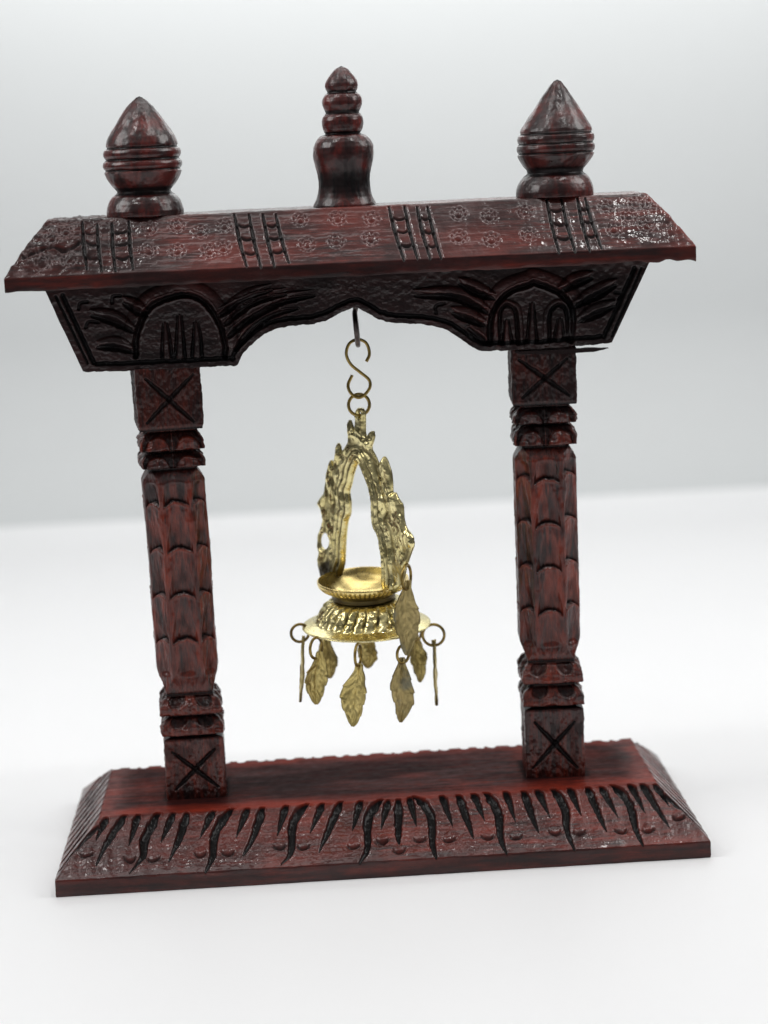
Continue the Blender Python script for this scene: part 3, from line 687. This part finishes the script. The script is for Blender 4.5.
P, A = skirt(P, {'stain_shade': S, 'wear': wear, 'pale_tint': PALE}, [.06, .2, .45, .7, .92, 1.0], roof_lip)
A['pale_tint'][:6] = 0
# underside ring so the eaves read as solid from below
n6 = 6
A['stain_shade'][:n6] = .30+.4*sstep(-.2, .6, fbm(P[:n6, :, 0]*3, P[:n6, :, 2]*40, 0, 91, 3)); A['wear'][:n6] = .28*sstep(-.3, .5, fbm(P[:n6, :, 0]*2.4, P[:n6, :, 2]*30, 0, 92, 3))
ny, nx = P.shape[:2]
UW, UD = RW-.012, RD_-.012
U = np.array([[[RO-UW, -UD, RZ+.004], [RO+UW, -UD, RZ+.004]], [[RO-UW, UD, RZ+.004], [RO+UW, UD, RZ+.004]]], float)
V = np.vstack([P.reshape(-1, 3), U.reshape(-1, 3)])
Fq = np.vstack([grid_faces(ny, nx), grid_faces(2, 2, off=ny*nx, flip=True)])
link('roof', mesh_from(V, Fq, 'roof', {k: np.concatenate([v.ravel(), np.full(4, .5 if k == 'stain_shade' else 0)]) for k, v in A.items()}), W_X, stand)

# ---- finials
def lathe(prof, n=176, sub=6, seed=0, rough=.0016, cx=0, cy=0, z0=0, scale=1.0, lean=(0, 0), facets=0):
    """prof: (radius, height) from base to tip"""
    p = np.array(prof, float)
    t = np.arange(len(p)); tt = np.linspace(0, len(p)-1, (len(p)-1)*sub+1)
    r = np.interp(tt, t, p[:, 0]); z = np.interp(tt, t, p[:, 1])
    r2 = r.copy(); r2[1:-1] = (r[:-2]+2*r[1:-1]+r[2:])/4
    th = np.linspace(0, 2*pi, n, endpoint=False)[None]
    Rr, Zz = r2[:, None]+0*th, z[:, None]+0*th
    dr = np.gradient(r2); dz = np.gradient(z)
    nrmr, nrmz = dz/np.hypot(dr, dz), -dr/np.hypot(dr, dz)
    N = rough*fbm(np.cos(th)*Rr*30, np.sin(th)*Rr*30, Zz*30+0*th, seed, 3)+.6*rough*fbm(np.cos(th)*Rr*90, np.sin(th)*Rr*90, Zz*60, seed+4, 2)
    fade = np.clip(Rr/.02, 0, 1)
    if facets:
        N = N-.004*np.abs(np.sin(th*facets/2+Zz*2))*(Zz > facets and 1 or 1)
    Rr = Rr+N*nrmr[:, None]*fade; Zz = Zz+N*nrmz[:, None]*fade
    # black staining settles where the profile is pinched
    base = np.convolve(np.pad(r2, 14, mode='edge'), np.ones(29)/29, 'valid')
    st = np.clip((base-r2-.0004)/.0022, 0, 1)
    Sx = np.clip(st[:, None]*.9+.35*sstep(.1, .8, fbm(np.cos(th)*7, np.sin(th)*7, Zz*9, seed+9, 3)), 0, 1)
    lx, ly = lean
    q = (z/z.max())[:, None]
    P = np.stack([cx+Rr*np.cos(th)+lx*q, cy+Rr*np.sin(th)+ly*q, z0+Zz], -1)
    return P, Sx
PX = 1/292.0
Lf = [(28, 222), (37.6, 220), (37.9, 215), (37, 211), (35.8, 207), (34, 203.5), (31.5, 200), (28, 197.4), (26.2, 195.8), (26, 194.2), (28.4, 191.3), (31.6, 187.8), (34, 184), (35.8, 180.5), (37.2, 177), (37.9, 175), (36.7, 173.6), (36.2, 172.6), (37.9, 171), (38.7, 169), (38.7, 167), (37.9, 164.6), (36.0, 163), (35.2, 161.8), (36.6, 160.2), (37.7, 158), (37.8, 155), (36.8, 152.4), (34.3, 151), (33.8, 150), (34.9, 148), (34.4, 145), (32.2, 139), (28.6, 133), (25.2, 127.5), (21.4, 121), (17.4, 115), (13.8, 110.3), (9.9, 106), (6.2, 102.6), (3.2, 100), (.4, 98.7)]
Rf_ = [(28, 200), (38.2, 198.5), (38.6, 193), (37.9, 189), (36.4, 184.6), (34.2, 180.6), (31.3, 177), (28.4, 174.7), (27.5, 173.3), (28.4, 170), (31.4, 166.6), (33.8, 163), (36, 159.4), (37.4, 156.6), (37.6, 155), (36.4, 153.8), (36.6, 152.8), (38, 151.4), (38.5, 148.8), (38, 145.6), (36.7, 144.3), (36.3, 143.4), (37.5, 141.6), (37.9, 138.8), (37.2, 135.6), (35.2, 134.2), (34.8, 133.2), (35.6, 131), (34.8, 128.4), (33.3, 125.8), (30.2, 120.6), (26.6, 114.6), (23.4, 109.6), (20, 104.3), (16.5, 98.8), (12.9, 93.4), (9.4, 88), (6.4, 83.6), (3.6, 80.4), (.4, 78.9)]
Cf = [(24, 212), (31, 210), (30.7, 207.6), (29.4, 204.8), (27.4, 200.4), (26, 195), (25.2, 188.4), (25.2, 183), (26, 176), (27.6, 169), (29.2, 162), (29.8, 155.6), (29.3, 149), (27.6, 144), (25, 140), (22.2, 137.5), (18.6, 136.4), (17.2, 135.2), (18.4, 133.6), (19.8, 130.6), (20.5, 126.6), (20.5, 122), (19.7, 118.6), (18, 116.2), (16.3, 114.7), (16.9, 112.7), (18.4, 110), (19.7, 106.2), (19.8, 102.6), (18.9, 99), (17, 96), (14.6, 94.3), (14, 93), (15.4, 90.6), (16.2, 87.4), (15.8, 84.4), (14.5, 81), (12.8, 78), (10.6, 75), (8.2, 72), (5.2, 69.2), (.4, 67.3)]
ROOF_TOP = RZ+RH
def finial(prof, x, seed, dx, rough):
    zb = prof[1][1]
    pr = [(r*PX, (zb-y)*PX*.948) for r, y in prof]
    P, Sx = lathe(pr, seed=seed, cx=x, cy=-.035, z0=ROOF_TOP-.001, lean=(dx, 0), rough=rough)
    me = mesh_from(P, grid_faces(P.shape[0], P.shape[1], True), 'finial', {'stain_shade': Sx, 'wear': .35*sstep(.1, .8, fbm(P[..., 0]*14, P[..., 1]*14, P[..., 2]*14, seed+3, 3))})
    return link('finial', me, W_F, stand)
f = finial(Lf, -.6885, 11, .0050, .0010); f['label'] = 'onion finial with two ringed grooves on the left of the roof'
f = finial(Cf, -.0165, 23, .010, .0010); f['label'] = 'narrow bottle-shaped finial in the middle of the roof'
f = finial(Rf_, .6965, 37, .0200, .0009); f['label'] = 'onion finial with two ringed grooves on the right of the roof'

# ---- screw eye under the lintel
LY = -.03
p = [(.0055, LY, 1.92), (.005, LY, 1.885), (.003, LY, 1.868), (.0005, LY, 1.858)]
V1, F1 = tube(p, .0088, 14)
ec = np.array([.0030, LY, 1.803]); ax1 = np.array([.055, 0, -.998]); ax2 = np.array([.05, .99, .0])
V2, F2 = tube(ring_path(ec, .058, ax1, ax2, 60), .0082, 14, True)
V, Fq = merge([(V1, F1), (V2, F2)])
link('screw_eye', mesh_from(V, Fq, 'screw_eye', {'stain_shade': .35+.5*sstep(0, .6, fbm(V[:, 0]*40, V[:, 1]*40, V[:, 2]*25, 3, 2))}), STEEL, stand)

# ------------------------------------------------------------------ S hook
path = spline([(x, LY+.004*np.sin(i), z) for i, (x, z) in enumerate(S_HOOK)], 130)
V, Fq = tube(path, .0056, 12)
hook = link('s_hook', mesh_from(V, Fq, 's_hook', {'stain_shade': .35*sstep(.1, .7, fbm(V[:, 0]*30, V[:, 1]*30, V[:, 2]*30, 5, 2))}), BR_WIRE)
tag(hook, 'thin brass wire bent in an S, hanging from the screw eye above the lamp', 'hook')

# ------------------------------------------------------------------ hanging brass lamp
BX, BZ = BOWL_C
SX, SZ = SAUCER_C
lamp = empty('hanging_lamp', (0, 0, 0))
tag(lamp, 'small brass hanging oil lamp with flame-edged arch, bowl and dangling leaf charms', 'oil lamp')

rc = np.array([RING_C[0], LY, RING_C[1]])
V, Fq = tube(ring_path(rc, .0365, [.99, .12, 0], [0, .1, .995], 60), .0058, 12, True)
link('hanging_ring', mesh_from(V, Fq, 'hanging_ring', {'stain_shade': .4*sstep(.0, .7, fbm(V[:, 0]*30, V[:, 1]*30, V[:, 2]*30, 6, 2))}), BR_WIRE, lamp)

def inside(poly, X, Y):
    r = np.zeros(X.shape, bool); n = len(poly)
    for i in range(n):
        (x1, y1), (x2, y2) = poly[i], poly[(i+1) % n]
        c = ((y1 > Y) != (y2 > Y))
        xi = (x2-x1)*(Y-y1)/((y2-y1) if y2 != y1 else 1e-9)+x1
        r ^= c & (X < xi)
    return r

def closest(poly, x, y):
    best = np.full(x.shape, 1e9); bx_ = x.copy(); by_ = y.copy(); n = len(poly)
    for i in range(n):
        a, b = np.array(poly[i]), np.array(poly[(i+1) % n]); e = b-a
        t = np.clip(((x-a[0])*e[0]+(y-a[1])*e[1])/(e@e+1e-12), 0, 1)
        px_, py_ = a[0]+t*e[0], a[1]+t*e[1]
        d = np.hypot(x-px_, y-py_); u = d < best
        best[u] = d[u]; bx_[u] = px_[u]; by_[u] = py_[u]
    return best, bx_, by_

def relief_plate(polys, step, height, to3d):
    """solid plate cut to an outline (first polygon) with holes, its two faces modelled by height(x, y, d)"""
    o = np.array(polys[0]); lo, hi = o.min(0)-step, o.max(0)+step
    X, Y = np.meshgrid(np.arange(lo[0], hi[0], step), np.arange(lo[1], hi[1], step))
    cx, cy = (X[:-1, :-1]+X[1:, 1:])/2, (Y[:-1, :-1]+Y[1:, 1:])/2
    keep = inside(polys[0], cx, cy)
    for h in polys[1:]:
        keep &= ~inside(h, cx, cy)
    cnt = np.zeros(X.shape, int)
    for a in (0, 1):
        for b in (0, 1):
            cnt[a:a+keep.shape[0], b:b+keep.shape[1]] += keep
    used = cnt > 0
    bnd = used & (cnt < 4)
    D = np.full(X.shape, 1e9); PX_, PY_ = X.copy(), Y.copy()
    for pl in polys:
        d, px_, py_ = closest(pl, X[used], Y[used])
        cur = D[used]; u = d < cur
        cur[u] = d[u]; D[used] = cur
        t1 = PX_[used]; t1[u] = px_[u]; PX_[used] = t1
        t2 = PY_[used]; t2[u] = py_[u]; PY_[used] = t2
    X = np.where(bnd, PX_, X); Y = np.where(bnd, PY_, Y); D = np.where(bnd, 0, D)
    idx = -np.ones(X.shape, int); idx[used] = np.arange(used.sum())
    x, y, d = X[used], Y[used], D[used]
    n = len(x)
    hf, st = height(x, y, d, 0); hb, _ = height(x, y, d, 1)
    V = np.vstack([to3d(x, y, hf), to3d(x, y, -hb)])
    j, i = np.nonzero(keep)
    q = np.stack([idx[j, i], idx[j, i+1], idx[j+1, i+1], idx[j+1, i]], 1)
    # rim quads close the front sheet to the back sheet
    E = np.concatenate([q[:, [0, 1]], q[:, [1, 2]], q[:, [2, 3]], q[:, [3, 0]]])
    key = np.sort(E, 1); kk = key[:, 0]*n+key[:, 1]
    _, inv, c = np.unique(kk, return_inverse=True, return_counts=True)
    be = E[c[inv] == 1]
    rim = np.stack([be[:, 1], be[:, 0], be[:, 0]+n, be[:, 1]+n], 1)
    return V, np.vstack([q, q[:, ::-1]+n, rim]), np.concatenate([st, st])

th = radians(54)
dirv = np.array([cos(th), -sin(th), 0]); nv = np.array([-sin(th), -cos(th), 0])   # nv faces the camera side
inner_line = ARCH[-22:]
def arch_h(x, y, d, back):
    m = np.stack([x, y], 1)
    di = closest_open(inner_line, x, y)
    t = .0050+.0075*np.sqrt(np.clip(d/.012, 0, 1))
    wv = .004*vnoise(x*18, y*22, 0, 50)
    bead = np.exp(-((di-.031+wv)/.0055)**2)+.8*np.exp(-((di-.009)/.005)**2)+.8*np.exp(-((di-.052-wv*1.5)/.005)**2)*(d > .012)
    flames = sstep(.03, .06, di)
    curl = fbm(di*48+.8*fbm(x*14, y*14, 0, 48, 2), y*13+x*6, 0, 44, 3)
    t = t+np.clip(d/.010, 0, 1)*(.0095*bead+(.0050*flames*curl)+.0014*fbm(x*70, y*70, 0, 45, 2))
    lobes = flames*np.clip(d/.015, 0, 1)*(.0024)*np.sin(y*70-di*60+x*60+2*fbm(x*12, y*12, 0, 46, 2))
    t = t+lobes
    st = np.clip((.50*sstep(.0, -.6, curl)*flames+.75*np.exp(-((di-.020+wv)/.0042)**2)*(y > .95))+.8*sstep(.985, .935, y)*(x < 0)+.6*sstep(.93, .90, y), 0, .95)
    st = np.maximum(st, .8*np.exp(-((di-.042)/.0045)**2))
    return t*(1.0 if not back else .6), st
def closest_open(line, x, y):
    best = np.full(x.shape, 1e9)
    for i in range(len(line)-1):
        a, b = np.array(line[i]), np.array(line[i+1]); e = b-a
        t = np.clip(((x-a[0])*e[0]+(y-a[1])*e[1])/(e@e+1e-12), 0, 1)
        best = np.minimum(best, np.hypot(x-a[0]-t*e[0], y-a[1]-t*e[1]))
    return best
org = np.array([BX, LY, 0])
def ease(poly, q=.16):
    P = np.array(poly); N_ = np.roll(P, -1, 0)
    return [tuple(p) for p in np.stack([P*(1-q)+N_*q, P*q+N_*(1-q)], 1).reshape(-1, 2)]
AH = np.array(ARCH_HOLE); AH = [tuple(q_) for q_ in AH.mean(0)+(AH-AH.mean(0))*np.array([1.35, 1.3])]
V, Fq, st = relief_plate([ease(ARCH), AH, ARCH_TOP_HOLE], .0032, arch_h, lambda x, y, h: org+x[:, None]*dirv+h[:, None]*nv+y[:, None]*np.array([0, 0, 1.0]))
link('arch', mesh_from(V, Fq, 'arch', {'stain_shade': st}), BR, lamp)

def revolve(prof, n, sub, tilt, c, mod=None, smooth=True):
    p = np.array(prof, float)
    t = np.arange(len(p)); tt = np.linspace(0, len(p)-1, (len(p)-1)*sub+1)
    r = np.interp(tt, t, p[:, 0]); z = np.interp(tt, t, p[:, 1])
    if smooth:
        r[1:-1] = (r[:-2]+2*r[1:-1]+r[2:])/4; z[1:-1] = (z[:-2]+2*z[1:-1]+z[2:])/4
    a = np.linspace(0, 2*pi, n, endpoint=False)[None]
    Rr, Zz = r[:, None]+0*a, z[:, None]+0*a
    st = np.zeros_like(Rr)
    if mod:
        Rr, Zz, st = mod(Rr, Zz, a+0*Rr, (tt/(len(p)-1))[:, None]+0*a)
    x, y = Rr*np.cos(a), Rr*np.sin(a)
    ct, sn = cos(tilt), sin(tilt)
    P = np.stack([c[0]+x, c[1]+y*ct-Zz*sn, c[2]+y*sn+Zz*ct], -1)
    return P, st

RB = .160
bowl_prof = [(0.001, -.064), (.035, -.061), (.07, -.053), (.105, -.037), (.135, -.017), (.152, -.002), (.157, .0015), (RB, .001), (.1615, -.004),
             (.159, -.012), (.153, -.020), (.144, -.028), (.133, -.034), (.122, -.039), (.114, -.045), (.110, -.052), (.112, -.064), (.10, -.072), (.001, -.074)]
def bowl_mod(R, Z, a, t):
    rim = (t > .46) & (t < .72)
    R = R+.0028*np.where(rim, np.cos(a*58)*np.sin(pi*np.clip((t-.46)/.26, 0, 1)), 0)
    st = np.where(rim, .75*np.clip(-np.cos(a*58), 0, 1)*np.clip(np.sin(pi*(t-.46)/.26), 0, 1), 0)
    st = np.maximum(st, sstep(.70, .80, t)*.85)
    Z = Z+np.where(t < .4, .0008*fbm(R*70, a*2, 0, 3, 2), 0)
    return R, Z, st
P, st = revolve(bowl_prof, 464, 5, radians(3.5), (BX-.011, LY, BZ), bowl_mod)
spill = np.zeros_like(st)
link('bowl', mesh_from(P, grid_faces(*P.shape[:2], True), 'bowl', {'stain_shade': st}), BR_BOWL, lamp)

sau_prof = [(.095, .088), (.112, .088), (.122, .084), (.134, .074), (.145, .060), (.155, .045), (.164, .030), (.172, .019), (.180, .013), (.200, .006), (.221, .001), (.226, -.002), (.226, -.005), (.219, -.008), (.19, -.007), (.15, .0), (.10, .02), (.001, .025)]
def sau_mod(R, Z, a, t):
    g = np.sin(pi*np.clip((t-.08)/.40, 0, 1))**.8
    aa = a*13+.9*np.sin(a*3.0+1)+.5*np.sin(a*7)+4.0*(t-.3)+.5*fbm(np.cos(a)*4, np.sin(a)*4, t*7, 28, 2)
    rib = np.abs(np.cos(aa))**.6
    R = R+g*.018*(rib-.5)+g*.006*fbm(np.cos(a)*9, np.sin(a)*9, Z*60, 8, 2)
    Z = Z+g*.006*(rib-.5)
    st = g*.9*sstep(.62, .2, rib)
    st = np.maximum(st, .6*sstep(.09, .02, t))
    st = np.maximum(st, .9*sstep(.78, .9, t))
    return R, Z, st
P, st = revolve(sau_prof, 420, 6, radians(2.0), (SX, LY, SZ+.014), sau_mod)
link('saucer', mesh_from(P, grid_faces(*P.shape[:2], True), 'saucer', {'stain_shade': st}), BR, lamp)

def leaf_mesh(top, tip, w, yaw, seed, bend=.0, curl=.010):
    """a thin stamped leaf hung from its top: serrated edge, midrib, slanting veins"""
    top, tip = np.array(top), np.array(tip)
    ax = tip-top; L = np.linalg.norm(ax); ax = ax/L
    e = np.array([cos(yaw), sin(yaw), 0]); e = e-ax*(e@ax); e /= np.linalg.norm(e)
    n = np.cross(e, ax); n /= np.linalg.norm(n)
    nu, nvv = 41, 70
    u = np.linspace(-1, 1, nu)[None]; v = np.linspace(0, 1, nvv)[:, None]
    w = w*.90
    prof = np.interp(v, [0, .03, .10, .22, .40, .55, .72, .86, .95, 1.0], [.20, .30, .34, .62, .96, 1.0, .84, .56, .34, .12])
    saw = (v*5.2+.35*np.sign(u)+seed*.3) % 1.0
    ser = 1+.13*vnoise(v*6+seed, np.sign(u)*5, 0, 3)+.12*(saw-.5)*sstep(.2, .35, v)
    s = w*prof*ser*u
    along = v*L+.04*L*np.abs(u)*prof*-.35
    s = s+w*.13*np.sin(seed*1.7)*np.sin(pi*.9*v)*v+w*.06*np.sin(v*8+seed)
    hgt = .0035*np.exp(-(u/.12)**2)*(1-v*.5)+.0024*fbm(u*2.2+seed, v*4, seed, 13, 2)-.0011*np.abs(np.sin((v*9-np.abs(u)*2.2)*pi))**3*np.clip(np.abs(u)*4, 0, 1)*(1-np.abs(u))
    hgt = hgt-curl*u*u*prof+bend*np.sin(pi*v)*L+.0024*np.sin(v*5+seed)*L+.0016*fbm(u*4+seed, v*9, 0, 3, 2)
    hole = np.zeros_like(s)
    C = top+along[..., None]*ax+s[..., None]*e
    Pf = C+hgt[..., None]*n
    Pb = C+(hgt-.0065)[..., None]*n
    nn = nu*nvv
    Fq = [grid_faces(nvv, nu), grid_faces(nvv, nu, off=nn, flip=True)]
    bi = np.concatenate([np.arange(nu), np.arange(1, nvv)*nu+nu-1, ((nvv-1)*nu+np.arange(nu-1))[::-1], (np.arange(1, nvv-1)*nu)[::-1]])
    b2 = np.roll(bi, -1)
    Fq.append(np.stack([b2, bi, bi+nn, b2+nn], 1))
    st = np.clip(.07*np.abs(np.sin((v*9-np.abs(u)*2.2)*pi))**4*np.clip(np.abs(u)*4, 0, 1)+.35*sstep(.85, 1, np.abs(u))+.30*sstep(.15, .8, fbm(u*2+seed, v*4, 0, 5, 3))+.7*np.exp(-((v-.045)**2+(u*.35)**2)/.0009), 0, .85)
    st = st+0*s
    V = np.vstack([Pf.reshape(-1, 3), Pb.reshape(-1, 3)])
    return mesh_from(V, np.vstack(Fq), 'leaf_pendant', {'stain_shade': np.concatenate([st.ravel(), st.ravel()])})

SPEC = {'L1': (.040, radians(95), .000), 'L2': (.046, radians(25), .012), 'L3': (.048, radians(-14), .010), 'L4': (.045, radians(12), -.010),
        'L5': (.040, radians(82), .006), 'L6': (.040, radians(35), .0), 'L7': (.042, radians(-20), .0), 'L8': (.040, radians(-25), .0), 'LA': (.0490, radians(14), .02)}
RING = {'L1': (.0315, 8), 'L2': (.036, 55), 'L3': (.038, 72), 'L4': (.031, 32), 'L5': (.038, -4), 'L6': (.026, 50), 'L7': (.026, 90), 'L8': (.026, 120), 'LA': (.042, 66)}
for nme, y, rcx, tp, tp2 in LEAVES:
    w, yaw, bend = SPEC[nme]
    Y0 = LY+y
    # a ring through the rim hole, and the leaf swinging from the ring's foot
    rr, ra = RING[nme]
    c = np.array([rcx[0], Y0, rcx[1]])
    a1 = np.array([cos(radians(ra)), sin(radians(ra)), 0])
    lf = link('leaf_pendant', leaf_mesh((tp[0], Y0+.004, tp[1]+.016), (tp2[0], Y0, tp2[1]), w, yaw, len(nme)+y*9+ord(nme[1]), bend, .003 if nme in ('L1', 'L5') else .010), BR_GREEN if nme in ('L4', 'LA') else BR_LEAF, lamp)
    if nme == 'LA':
        lf['label'] = 'large leaf charm hanging from the arch in front of the bowl'
    sx_ = .80 if nme == 'L4' else 1.0
    V, Fq = tube(ring_path(c, rr, a1*sx_, np.array([0, 0, 1.0]), 44), .0052, 10, True)
    link('ring', mesh_from(V, Fq, 'ring', {'stain_shade': .45*sstep(.0, .7, fbm(V[:, 0]*40, V[:, 1]*40, V[:, 2]*40, 9, 2))}), BR_WIRE, lf)

# ------------------------------------------------------------------ light
def area(name, loc, target, sx, sy, power, col=(1, 1, 1)):
    l = bpy.data.lights.new(name, 'AREA'); l.shape = 'RECTANGLE'; l.size = sx; l.size_y = sy
    l.energy = power; l.color = col
    o = bpy.data.objects.new(name, l); COL.objects.link(o)
    o.location = loc
    d = Vector(target)-Vector(loc)
    o.rotation_euler = d.to_track_quat('-Z', 'Y').to_euler()
    return o
area('softbox', (-6.6, -1.2, 6.6), (0, -.3, .8), 4.2, 4.2, LIGHT_L, (1, .99, .98))
area('softbox', (6.9, -.4, 6.8), (0, -.3, .8), 4.2, 4.2, LIGHT_R, (1, .985, .97))
area('overhead_softbox', (.3, 2.2, 9.0), (.2, 2.4, 0), 7.0, 6.0, LIGHT_TOP, (1, .99, .98))
area('glint_light', (2.4, -1.9, 8.5), (.3, -.2, 1.2), .6, .6, LIGHT_KEY, (1, .985, .97))  # unseen lamp added to put glare on the roof's right end
area('glint_light', (-2.45, -1.9, 8.5), (-.3, -.2, 1.2), .6, .6, LIGHT_KEY*.8, (1, .985, .97))  # weaker unseen twin, added for glints on the left end
area('backdrop_lamp', (1.0, 5.4, 6.3), (1.0, 8.0, 6.3), 10, 1.0, LIGHT_WALL, (1, .995, .985))
w = bpy.data.worlds.new('World'); bpy.context.scene.world = w; w.use_nodes = True
bg = w.node_tree.nodes['Background']
wt = w.node_tree
tc = wt.nodes.new('ShaderNodeTexCoord'); sep = wt.nodes.new('ShaderNodeSeparateXYZ')
wt.links.new(tc.outputs['Generated'], sep.inputs[0])
rp = wt.nodes.new('ShaderNodeValToRGB')
mr = wt.nodes.new('ShaderNodeMapRange')
mr.inputs['From Min'].default_value = -1; mr.inputs['From Max'].default_value = 1
wt.links.new(sep.outputs['Z'], mr.inputs['Value'])
wt.links.new(mr.outputs['Result'], rp.inputs['Fac'])
e = rp.color_ramp.elements
e[0].position = .42; e[0].color = (.12, .125, .135, 1)
e[1].position = .85; e[1].color = (1.0, 1.0, 1.0, 1)
q = rp.color_ramp.elements.new(.58); q.color = (.26, .27, .29, 1)
wt.links.new(rp.outputs['Color'], bg.inputs['Color'])
bg.inputs['Strength'].default_value = WORLD

# ------------------------------------------------------------------ camera
cam = bpy.data.cameras.new('camera'); co = bpy.data.objects.new('camera', cam); COL.objects.link(co)
Rv, Uv, Fv = Vector((.99768705, -.05136818, -.04451801)), Vector((.0530457, .17883387, .98244827)), Vector((.04250526, .98253741, -.18114509))
M = Matrix((Rv, Uv, -Fv)).transposed().to_4x4()
M.translation = Vector((-.22880767, -6.9192791, 2.43054864))
co.matrix_world = M
cam.sensor_fit = 'VERTICAL'; cam.sensor_height = 36; cam.sensor_width = 27
cam.lens = 2015.6*36/1024
cam.clip_start = .1; cam.clip_end = 100
cam.dof.use_dof = True; cam.dof.focus_distance = 6.75; cam.dof.aperture_fstop = .8
sc = bpy.context.scene
sc.camera = co
sc.view_settings.view_transform = 'Standard'; sc.view_settings.look = 'None'; sc.view_settings.exposure = 0
sc.render.engine = 'CYCLES'
sc.cycles.use_denoising = True
sc.cycles.max_bounces = 8
